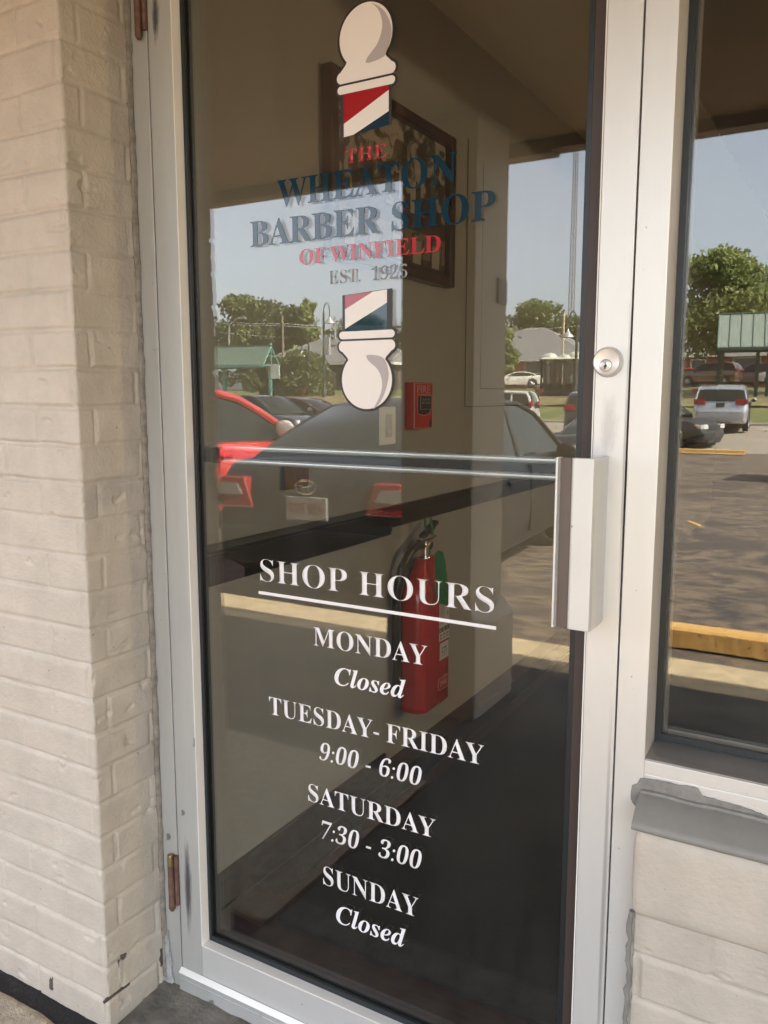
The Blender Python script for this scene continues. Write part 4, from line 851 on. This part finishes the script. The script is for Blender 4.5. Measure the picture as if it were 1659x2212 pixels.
make_car('small_sedan','low black sedan with bright window trim, in front of the dark SUV','car',vary(SEDAN,chrome=True,L=4.6,W=1.74,gh=[(a,.93+(z-.93)*.72) for a,z in SEDAN['gh']]),place(-4.1,14.6),hd(-.1,-1),paint('black_two',(.018,.02,.023)))
make_car('parked_car','dark grey car with amber corner lamp behind the far yellow wheel stop','car',vary(SUV,L=4.6,W=1.86,wr=.36,belt=1.05,spokes=9,body=[(0,.80,.84,.42),(.012,1.05,.90,.34),(.05,1.08,.96,.28),(.4,1.06,1,.24),(.74,1.03,1,.24),(.9,.95,.98,.26),(.975,.84,.92,.28),(1,.62,.82,.40)],head=(.70,.84,.40)),(-6.4,-26.9,-.42),hd(1,.25),paint('graphite',(.014,.014,.016),0,.35,.35))
make_car('silver_suv','silver SUV seen from behind, parked nose to the grass bank','car',vary(SUV,dbump=False),place(-5.05,34.0),hd(-.10,-1),paint('silver',(.50,.51,.53),.6,.25))
make_car('shade_car','dark car parked just right of view whose shadow falls on the lot','car',vary(SUV,L=4.8),place(1.25,17.3),hd(1,.1),MATS['car_paint_charcoal'])
# street row
SG='cars parked along the far street'
def street(name,label,P,x,v,hx,hy,pm): return make_car(name,label,'car',P,(x,-v,G(v)+.02),hd(hx,hy),pm,SG)
street('coupe','cream white two door coupe parked in front of the brick building',COUPE,-27.9,70.0,-1,.45,paint('cream',(.66,.64,.52)))
street('brown_crossover','bronze brown crossover parked behind the green shelter on the right',vary(SUV,L=4.5,W=1.85,wr=.36),-10.8,66.5,-1,-.15,paint('brown',(.17,.10,.065),.5))
street('red_street_car','bright red car behind the brown crossover',vary(HATCH,L=4.2),-14.6,73.5,-1,.1,MATS['car_paint_red'])
street('pickup_truck','maroon SUV parked between the brown crossover and the white one',vary(SUV,L=4.9,belt=1.2),-7.6,70.2,-1,-.7,MATS['car_paint_maroon'])
street('white_suv','white SUV parked at the right edge of the street row',vary(SUV,L=4.8),-5.0,67.3,-1,-.1,MATS['car_paint_white'])
street('street_van','white car parked behind the dark glazed bus shelter',vary(SUV,L=4.6,pr=.06,ppaint=True),-20.6,70,-1,.3,MATS['car_paint_cream'])
street('street_wagon','pale car parked beside the white one behind the glazed shelter',vary(HATCH,L=4.2,pr=.06),-16.2,71,-1,.3,MATS['car_paint_white'])

# wheel stops
def stop(loc,L_,label,rz=0,h=.15,m=YEL):
    x=L_/2; mb=MB(); mb.prism([(-.09,0.03),(-.07,.04),(-.065,h-.012),(-.05,h),(.05,h),(.065,h-.012),(.075,.05),(.095,.028)],-x,x,'x')
    v=[list(p) for p in mb.v]
    o=mb.build('wheel_stop',[m],None,.006); o.location=loc; o.rotation_euler=(0,0,rz); return tag(o,label,'wheel stop','painted concrete wheel stops')
# near stop: geometry from the reflection, with crumbled underside
xs=np.linspace(-1.15,1.6,220); sec=[(-.095,.022),(-.088,.045),(-.082,.05),(-.075,.118),(-.055,.132),(.055,.132),(.075,.118),(.09,.022)]
P=np.zeros((220,len(sec),3))
for i,x in enumerate(xs):
    for j,(a,b) in enumerate(sec):
        c=float(vnoise(np.array([x*9.]),np.array([j*3.1]),4)[0]); k=.03 if b<.06 else .006
        P[i,j]=(x,a+c*.012,b+c*k)
o=grid_obj('wheel_stop',P,YEL,smooth=False); o.location=(.03,-3.62,G(4)); tag(o,'yellow painted wheel stop with crumbling lower edge at the walk, right of the door','wheel stop','painted concrete wheel stops')
stop((-4.15,-24.2,G(24.2)),2.3,'distant yellow wheel stop in front of the dark car with the amber lamp')
# gravel gap between the walk and the wheel stop
mb=MB()
for i in range(900):
    x=random.uniform(-3.5,2.0); y=-2.90-random.random()**2*.35; r_=random.uniform(.004,.014); mb.ell((x,y,G(3)+r_*.4),(r_,r_*.8,r_*.6),5,3,0,.2)
tag(mb.build('gravel',[mat('loose_gravel',(.25,.22,.17),.9,var=.4,vs=20)]),'loose gravel gathered along the edge of the walk',None,None,'stuff')
# painted bay lines and scrape
def mark(x,v,L_,w_,rz,m=WHITEP):
    mb=MB(); mb.box((-L_/2,-w_/2,0),(L_/2,w_/2,.004)); o=mb.build('bay_line',[m]); o.location=(x,-v,G(v)+.004); o.rotation_euler=(math.atan((G(v+.5)-G(v-.5)))*0,0,rz); tag(o,None,None,None,'structure'); o['kind']='structure'
mark(-3.55,34.6,2.6,.12,R(78)); mark(-7.9,34.6,2.6,.12,R(78)); mark(-1.75,9.2,.45,.05,R(60),YEL)

# ---- green shelters
GRNP=mat('green_metal_roof',(.25,.30,.245),.55,var=.06,vs=.5); GRND=mat('green_seam',(.045,.10,.07),.5); TEAL=mat('teal_steel',(.11,.25,.215),.45)
def shelter(name,label,loc,L_,D_,zeave,zr,posts,rz=0,trim=TEAL,seam=.45,gable_truss=True):
    t=thing(name,label,'shelter',loc,rz,'green roofed shelters on the grass bank'); 
    mb=MB(); mb.prism([(-D_/2,zeave),(0,zr),(D_/2,zeave),(D_/2,zeave+.06),(0,zr+.07),(-D_/2,zeave+.06)],0,L_,'x'); rf=mb.build('roof',[GRNP],t)
    mb=MB()
    n=int(L_/seam)
    for i in range(n+1):
        x=i*L_/n
        for s_ in (-1,1): mb.tube([(x,s_*D_/2,zeave+.075),(x,0,zr+.085)],.035,5,0,True,False)
    mb.tube([(0,0,zr+.09),(L_,0,zr+.09)],.05,6); mb.build('standing_seams',[GRND],rf)
    mb=MB()
    for s_ in (-1,1): mb.box((-.02,s_*D_/2-.05,zeave-.12),(L_+.02,s_*D_/2+.05,zeave+.02))
    mb.build('eave_beam',[trim],t)
    if gable_truss:
        mb=MB()
        for x in (0,L_):
            mb.tube([(x,-D_/2,zeave),(x,0,zr)],.06,6); mb.tube([(x,D_/2,zeave),(x,0,zr)],.06,6); mb.tube([(x,-D_/2,zeave),(x,D_/2,zeave)],.06,6); mb.tube([(x,0,zeave),(x,0,zr)],.04,6); mb.tube([(x,-D_/4,(zeave+zr)/2),(x,D_/4,(zeave+zr)/2)],.03,6)
            mb.lathe([(0,zr),(.09,zr+.06),(.11,zr+.14),(.05,zr+.24),(0,zr+.26)],(x,0,0),'z',10)
        mb.build('gable_truss',[trim],t)
    for x,y in posts:
        mb=MB(); mb.box((x-.09,y-.09,-.3),(x+.09,y+.09,zeave)); mb.box((x-.16,y-.16,-.3),(x+.16,y+.16,.06)); mb.build('post',[trim],t)
    return t
DG=mat('dark_green_steel',(.025,.06,.045),.5)
shelter('green_shelter','green metal roofed shelter with teal gable end, left, behind the red hatchback',(-41.6,-43.4,G(45)+.0),6.5,1.9,2.3,3.55,[(6.4,0),(2.6,.0),(2.9,.5),(.3,0)],R(-3),TEAL,.16)
o=MB(); o.box((0,0,0),(.75,.04,.95)); o=o.build('notice_sign',[mat('notice_white',(.6,.62,.58),.5)]); o.location=(-34.98,-43.5,G(46)+1.3); tag(o,'white notice board fixed beside the teal post of the left shelter','sign')
shelter('green_shelter','large green standing seam shelter behind the silver SUV on the right',(-7.25,-46.3,G(46)),9,2.6,2.6,4.35,[(.1,-.4),(2.0,-.6),(2.55,-.9),(8,-.5)],R(-8),DG,.55,False)
# ---- dark glazed bus shelter with white domes
bs_=thing('bus_shelter','dark framed glazed bus shelter with white domed roof','bus shelter',(-17.2,-46.9,G(46)),R(-27),None)
mb=MB(); 
mb.box((-.1,-.9,2.30),(3.6,.9,2.40)); mb.build('roof_edge',[WHITEP],bs_)
mb=MB()
for x,rr in ((.45,.5),(1.35,.35),(2.05,.62),(3.0,.45)): mb.ell((x,0,2.40),(rr,.8,rr*.62),16,8)
mb.build('roof_dome',[mat('dome_white',(.62,.60,.48),.4)],bs_)
mb=MB()
for x in np.linspace(.1,3.5,7):
    for y in (-.75,.75): mb.box((x-.06,y-.04,-.1),(x+.06,y+.04,2.3))
mb.box((.0,-.78,2.1),(3.5,-.72,2.3)); mb.build('frame_posts',[ARCH],bs_)
mb=MB(); mb.box((.1,-.79,.0),(3.5,-.74,.85)); mb.box((.1,.2,.35),(3.4,.6,.45)); mb.build('kick_panel',[TRIM],bs_)
mb=MB(); mb.box((.1,.74,.85),(3.5,.75,2.1)); mb.build('glazing',[pane_mat('shelter_glass',.05,(.6,.62,.6))],bs_)
# ---- lamp posts, poles, mast, wires
PM=mat('dark_pole',(.045,.05,.045),.5); WP=mat('weathered_wood',(.20,.16,.11),.8); GM=mat('galvanised',(.45,.45,.42),.5,metal=.5)
def lamp_post(loc,H,label,arm=.5,side=1,head=GM):
    t=thing('street_lamp',label,'street lamp',loc,0,'street lamps on the grass bank'); a_=R(30)
    mb=MB(); mb.lathe([(.16,0),(.16,.5),(.11,.6),(.085,1.2),(.07,H-.6)],(0,0,0),'z',12); mb.build('pole',[PM],t)
    pts=[(0,0,H-1.3)]+[(side*arm*.5*(1-math.cos(R(q_))),0,H-.7+.7*math.sin(R(q_))) for q_ in range(0,181,15)]+[(side*arm,0,H-.95)]
    mb=MB(); mb.tube(pts,.035,8); mb.build('gooseneck',[PM],t)
    mb=MB(); mb.lathe([(.04,0),(.08,-.1),(.11,-.16),(.34,-.38),(.36,-.44),(.30,-.44),(0,-.40)],(side*arm,0,H-.92),'z',16); mb.build('lamp_shade',[head],t); return t
lamp_post((-32.32,-45.95,G(46)),6.35,'dark gooseneck street lamp, the tall one beside the barber pole decal')
mb=MB(); mb.box((0,-.12,0),(.42,.12,1.2)); o=mb.build('meter_box',[GM]); o.location=(-32.25,-45.95,G(46)+2.9); tag(o,'grey box strapped to the tall gooseneck lamp','box')
lamp_post((-34.76,-47.6,G(47)),4.3,'shorter gooseneck street lamp in front of the big round bush',.6,-1)
lamp_post((-14.0,-43.4,G(43.4)),5.0,'dark street lamp rising above the glazed bus shelter',.5,-1)
def pole(name,label,loc,H,r_=.13,m=WP,arms=0):
    t=thing(name,label,'pole',loc); mb=MB(); mb.lathe([(r_,0),(r_*.8,H)],(0,0,0),'z',10); mb.build('shaft',[m],t)
    if arms:
        mb=MB(); mb.box((-1.1,-.05,H-.6),(1.1,.05,H-.48)); mb.build('crossarm',[m],t)
    return t
pole('utility_pole','wooden utility pole standing above the left green shelter',(-48.7,-63,G(63)),7.0,.12,WP)
pole('utility_pole','slim pale pole between the grey roof and the barber pole decal',(-49.94,-73.8,G(73)),7.6,.13,GM,1)
pole('flag_pole','pale wooden pole behind the glazed bus shelter',(-22.46,-66.7,G(66)),6.1,.11,mat('pale_pole',(.55,.42,.26),.7))
mb=MB()
for dx in (-.55,.0,.55): mb.tube([(dx,0,0),(dx*.6,0,58)],.10,5)
for k in range(28): z=2*k; mb.tube([(-.5,0,z),(.5,0,z+2)],.05,4); mb.tube([(.5,0,z),(-.5,0,z+2)],.05,4)
o=mb.build('radio_mast',[mat('mast_grey',(.25,.22,.23),.6)]); o.location=(-47.0,-145,2.0); tag(o,'tall thin radio mast rising into the sky','mast')
mb=MB()
def wire(a,b,sag,r_=.022):
    pts=[tuple(a[i]+(b[i]-a[i])*k/16-(sag*4*(k/16)*(1-k/16) if i==2 else 0) for i in range(3)) for k in range(17)]; mb.tube(pts,r_,4,0,False)
wire((-62,-58,10.2),(-48.7,-63,8.1),.6,.03); wire((-62,-58,9.9),(-48.7,-63,7.95),.6,.03); wire((-48.7,-63,8.1),(-40,-75,8.6),.3,.03); wire((-48.7,-63,7.9),(-40,-75,8.3),.3,.03); wire((-62,-60,8.4),(-50,-66,7.0),.2)
wire((-49.9,-73.8,8.6),(-25,-90,9.2),.8)
tag(mb.build('power_lines',[GM]),'power lines strung between the utility poles on the left','power lines')
mb=MB(); mb.tube([(0,0,0),(.1,0,1.7),(.9,0,2.2),(1.5,0,2.25)],.06,6); mb.box((1.4,-.12,2.18),(2.0,.12,2.3)); o=mb.build('bracket_lamp',[GM]); o.location=(-50.2,-57,G(57)+4.3); tag(o,'pale curved lamp arm at the far left in front of the trees','street lamp')
# small red signs on posts in the bank
def sign(loc,label,h=.9):
    t=thing('warning_sign',label,'sign',loc,R(10),'small red signs on posts along the lot edge')
    mb=MB(); mb.box((-.045,-.03,-.2),(.045,.03,h)); mb.build('post',[mat('sign_post_brown',(.10,.06,.04),.8)],t)
    mb=MB(); mb.box((-.25,-.05,h-.22),(.25,-.03,h)); mb.build('sign_plate',[mat('sign_red',(.35,.06,.05),.5)],t)
sign((-6.79,-38.2,G(38.2)+.1),'small red sign on a post left of the silver SUV',1.35)
sign((-33.6,-45.2,G(45)+.05),'small red sign at the foot of the teal shelter post',.75)
sign((-15.4,-41.5,G(41.5)),'small red sign on a post left of the dark SUV',1.1)
# ---- buildings
BRK=mat('red_brick',(.22,.085,.055),.85,var=.2,vs=3); ROOFM=mat('grey_shingles',(.20,.19,.175),.9,var=.12,vs=2,bump=.01,bs=12); WFR=mat('white_window_frame',(.60,.58,.52),.5); WGL=mat('window_dark',(.07,.08,.08),.15)
def house(name,label,loc,rz,L_,D_,hw,hr,wins,wallm=BRK,hip=3,chim=None,dormers=()):
    t=thing(name,label,'building',loc,rz)
    mb=MB(); mb.box((0,0,-.5),(L_,D_,hw)); mb.build('wall',[wallm],t)
    e=.5; z=hw
    mb=MB(); v=[(-e,-e,z),(L_+e,-e,z),(L_+e,D_+e,z),(-e,D_+e,z),(hip,D_/2,hr),(L_-hip,D_/2,hr),(-e,-e,z-.2),(L_+e,-e,z-.2),(L_+e,D_+e,z-.2),(-e,D_+e,z-.2)]
    mb.add(v,[(0,1,5,4),(1,2,5),(2,3,4,5),(3,0,4),(6,7,1,0),(7,8,2,1),(8,9,3,2),(9,6,0,3),(9,8,7,6)]); rf=mb.build('roof',[ROOFM],t)
    mb=MB(); mb.box((-e-.02,-e-.03,z-.26),(L_+e+.02,-e+.05,z-.02)); mb.box((-e-.03,-e,z-.26),(-e+.05,D_+e,z-.02)); mb.box((L_+e-.05,-e,z-.26),(L_+e+.03,D_+e,z-.02)); mb.build('gutter_board',[WFR],t)
    for q_ in range(int(L_/5)):
        x=hip*.6+q_*4.5; mb=MB(); yy=D_*.33; zz=hw+(hr-hw)*.66; mb.box((x,yy-.15,zz-.05),(x+.35,yy+.15,zz+.16)); mb.build('roof_vent',[TRIM],rf)
    for x,w_,z0_,z1_ in wins:
        mb=MB(); mb.box((x,-.06,z0_),(x+w_,.02,z0_+.1)); mb.box((x,-.06,z1_-.1),(x+w_,.02,z1_)); mb.box((x,-.06,z0_+.1),(x+.1,.02,z1_-.1)); mb.box((x+w_-.1,-.06,z0_+.1),(x+w_,.02,z1_-.1)); mb.box((x+.1,-.05,(z0_+z1_)/2-.04),(x+w_-.1,.02,(z0_+z1_)/2+.04)); f_=mb.build('window',[WFR],t)
        mb=MB(); mb.box((x+.1,-.03,z0_+.1),(x+w_-.1,-.01,z1_-.1)); mb.build('pane',[WGL],f_)
    if chim:
        x,y,zt=chim; mb=MB(); mb.box((x,y,hw),(x+.9,y+.9,zt)); mb.box((x-.08,y-.08,zt),(x+.98,y+.98,zt+.12)); mb.build('chimney',[BRK],rf)
    return t
# transformed so that local -Y side faces the shop
house('brick_building','long red brick building with grey hipped roof and white windows behind the street',(3,-88.5,2.2),R(180),0,0,0,0,[]) if False else None
def fhouse(name,label,x1,v,L_,D_,hw,hr,wins,**k):   # front wall along world x, at distance v, running from x1 towards -x
    return house(name,label,(x1,-v,G(v)),math.pi,L_,D_,hw,hr,wins,**k)
fhouse('brick_building','long red brick building with grey hipped roof, white windows and street cars in front',4,88,27,14,3.35,6.2,[(13.5+k*0,2.6,.7,3.0) for k in (0,)]+[(2,2.2,.9,2.9),(6.2,2.2,.9,2.9),(9.8,1.6,.9,2.9),(18.6,1.5,0,2.9),(21.6,2.0,.8,2.9),(24.0,1.6,.8,2.9)])
fhouse('brick_building','brick building with a wide grey roof behind the white coupe',-24.2,80.5,16,12,3.0,6.6,[(4.2,2.6,.2,2.8),(9.0,2.0,.8,2.8),(13,1.6,.8,2.8)],hip=7)
fhouse('brick_house','brick house with chimney half hidden at the edge of the door glass',-21.0,96,10,9,4.2,6.4,[(3,1.6,1.0,2.6)],chim=(5.6,2.6,7.6),hip=2)
fhouse('grey_house','low grey roofed house behind the round bush',-37.0,61.5,14,10,2.5,4.9,[(9,1.6,.8,2.1)],wallm=mat('dark_siding',(.09,.075,.065),.8),hip=4)
mb=MB(); 
for i in range(10): mb.box((i*.19,-.02,0),(i*.19+.17,.03,1.75+.02*(i%2)))
o=mb.build('board_fence',[WP]); o.location=(-38.2,-53.3,G(53)); tag(o,'short pale wooden board fence beside the tall gooseneck lamp','fence')

# ---- trees and bush
LEAF=leaf_mat('leaves_mid',(.17,.21,.085),.45); LEAF2=leaf_mat('leaves_light',(.27,.32,.12),.45); LEAF3=leaf_mat('leaves_dark',(.12,.15,.065),.4); BARK=mat('bark',(.09,.07,.05),.9,var=.3,vs=3)
def leaf_cloud(centres,n,size,r=None):
    """n leaf quads scattered through overlapping clumps; numpy built"""
    C=np.array([c[:3] for c in centres]); Rr=np.array([c[3] for c in centres]); w_=Rr**2.2; idx=r.choice(len(C),n,p=w_/w_.sum())
    d=r.normal(size=(n,3)); d/=np.linalg.norm(d,axis=1)[:,None]; rad=Rr[idx]*r.rand(n)**(.30)*(1+.25*r.rand(n)); c=C[idx]+d*rad[:,None]*np.array([1,1,.8])
    a=r.normal(size=(n,3)); a/=np.linalg.norm(a,axis=1)[:,None]; b=np.cross(a,r.normal(size=(n,3))); b/=np.linalg.norm(b,axis=1)[:,None]
    s=size*(.6+.8*r.rand(n))[:,None]
    V=np.stack([c-a*s,c+b*s*.55,c+a*s,c-b*s*.55],1).reshape(-1,3); return V
def cloud_obj(name,V,m,parent):
    me=bpy.data.meshes.new(name); nq=len(V)//4; me.vertices.add(len(V)); me.vertices.foreach_set('co',V.reshape(-1).astype(np.float32)); me.loops.add(len(V)); me.loops.foreach_set('vertex_index',np.arange(len(V),dtype=np.int32)); me.polygons.add(nq); me.polygons.foreach_set('loop_start',np.arange(0,len(V),4,dtype=np.int32)); me.polygons.foreach_set('loop_total',np.full(nq,4,dtype=np.int32)); me.update(calc_edges=True); me.materials.append(m)
    o=bpy.data.objects.new(name,me); COL.objects.link(o); o.parent=parent; return o
def tree(name,label,loc,H,Wd,m,seed,n=5000,size=.28,trunk=.28,low=.25,clumps=26,group='trees beyond the parking lot',shape='round',tr_r=.22):
    r=np.random.RandomState(seed); t=thing(name,label,'tree',loc,0,group); cs=[]
    for i in range(clumps):
        u=r.rand(); z=H*(low+(1-low)*u); 
        prof=math.sin(math.pi*min(1,max(.08,(u*.88+.12))))**.6 if shape=='round' else (1-u)**.7+.12
        a=r.rand()*6.28; q_=math.sqrt(r.rand())*Wd*.5*prof*.85; rr=Wd*.5*(.20+.18*r.rand())*(1 if shape=='round' else .45+.6*(1-u))
        cs.append((q_*math.cos(a),q_*math.sin(a),min(z,H-rr*.7),rr))
    mb=MB(); mb.tube([(0,0,-.3),(r.uniform(-.1,.1),0,H*.3),(r.uniform(-.3,.3),r.uniform(-.2,.2),H*.62),(r.uniform(-.3,.3),0,H*.85)],[tr_r,tr_r*.8,tr_r*.5,tr_r*.15],8)
    for c in cs[::2]:
        z0_=H*r.uniform(.25,.5); mb.tube([(0,0,z0_),(c[0]*.5,c[1]*.5,(z0_+c[2])/2+.2),(c[0],c[1],c[2])],[tr_r*.38,tr_r*.22,.03],5)
    mb.build('trunk',[BARK],t); cloud_obj('crown',leaf_cloud(cs,n,size,r),m,t); return t
tree('round_bush','big rounded green bush in front of the grey roofed house',(-35.7,-47.9,G(48)),3.3,4.6,LEAF,11,9000,.13,low=.0,clumps=40,group=None,tr_r=.08)
tree('round_bush','darker overgrown bush under the left green shelter',(-39.4,-49.5,G(49)),3.0,5.0,LEAF3,12,7000,.14,low=.0,clumps=30,group=None,tr_r=.08)
TL=[('broad leafy tree, tallest of the left mass',-58.5,-69,9.6,9,LEAF,5200),('leafy tree at the far left edge of the glass',-65,-66,8.8,9,LEAF,4500),('leafy tree behind the left utility pole',-54.5,-72,8.6,8,LEAF3,4500),
 ('pointed light green tree between the left mass and the lamp',-50.6,-70,9.2,5.0,LEAF2,3500),('low leafy tree behind the grey roof',-50,-78,8.0,9,LEAF,4500),('dark leafy tree left of the barber pole decal',-46,-84,7.8,10,LEAF3,4500),('leafy tree behind the barber pole decal',-40,-88,7.6,9,LEAF2,4500),
 ('leafy tree at the back of the left mass',-62,-76,10,9,LEAF3,4500)]
for i,(lb,x,y,H,Wd,m,n) in enumerate(TL): tree('leafy_tree',lb,(x,y,G(-y)),H,Wd,m,30+i,n,.24,shape='cone' if 'pointed' in lb else 'round',low=.12)
TR=[('tall leafy tree with a peak behind the brick roof',-38.3,-103.8,11.2,8,LEAF,4800),('leafy tree left of the peaked one, low on the skyline',-42.5,-102,7.8,8,LEAF2,4000),('leafy tree behind the radio mast',-34.2,-106,9.2,9,LEAF,4500),('leafy tree at the right edge of the door glass',-30,-108,8.8,9,LEAF3,4500),('broad tree behind the peaked one',-37.4,-112,9.0,12,LEAF3,4500)]
for i,(lb,x,y,H,Wd,m,n) in enumerate(TR): tree('leafy_tree',lb,(x,y,G(-y)),H,Wd+3,m,50+i,int(n*1.4),.27,low=.1)
tree('near_tree','large bright leafy tree rising over the green shelter on the right',(-8.0,-52.5,G(52)),8.3,8.2,LEAF2,71,10500,.18,low=.40,clumps=34,group=None,tr_r=.25)
tree('near_tree','leafy branches of a second tree behind the big shelter, far right',(-2.6,-56,G(56)),9.0,8,LEAF,72,7000,.20,low=.42,group=None)
tree('young_tree','small light green tree beside the column in front of the grey roof',(-25.2,-60.5,G(60)),4.6,2.6,LEAF2,73,3000,.16,low=.3,group=None,tr_r=.08)
# cobbles of dry rubble in front of the porch walk's broken edge
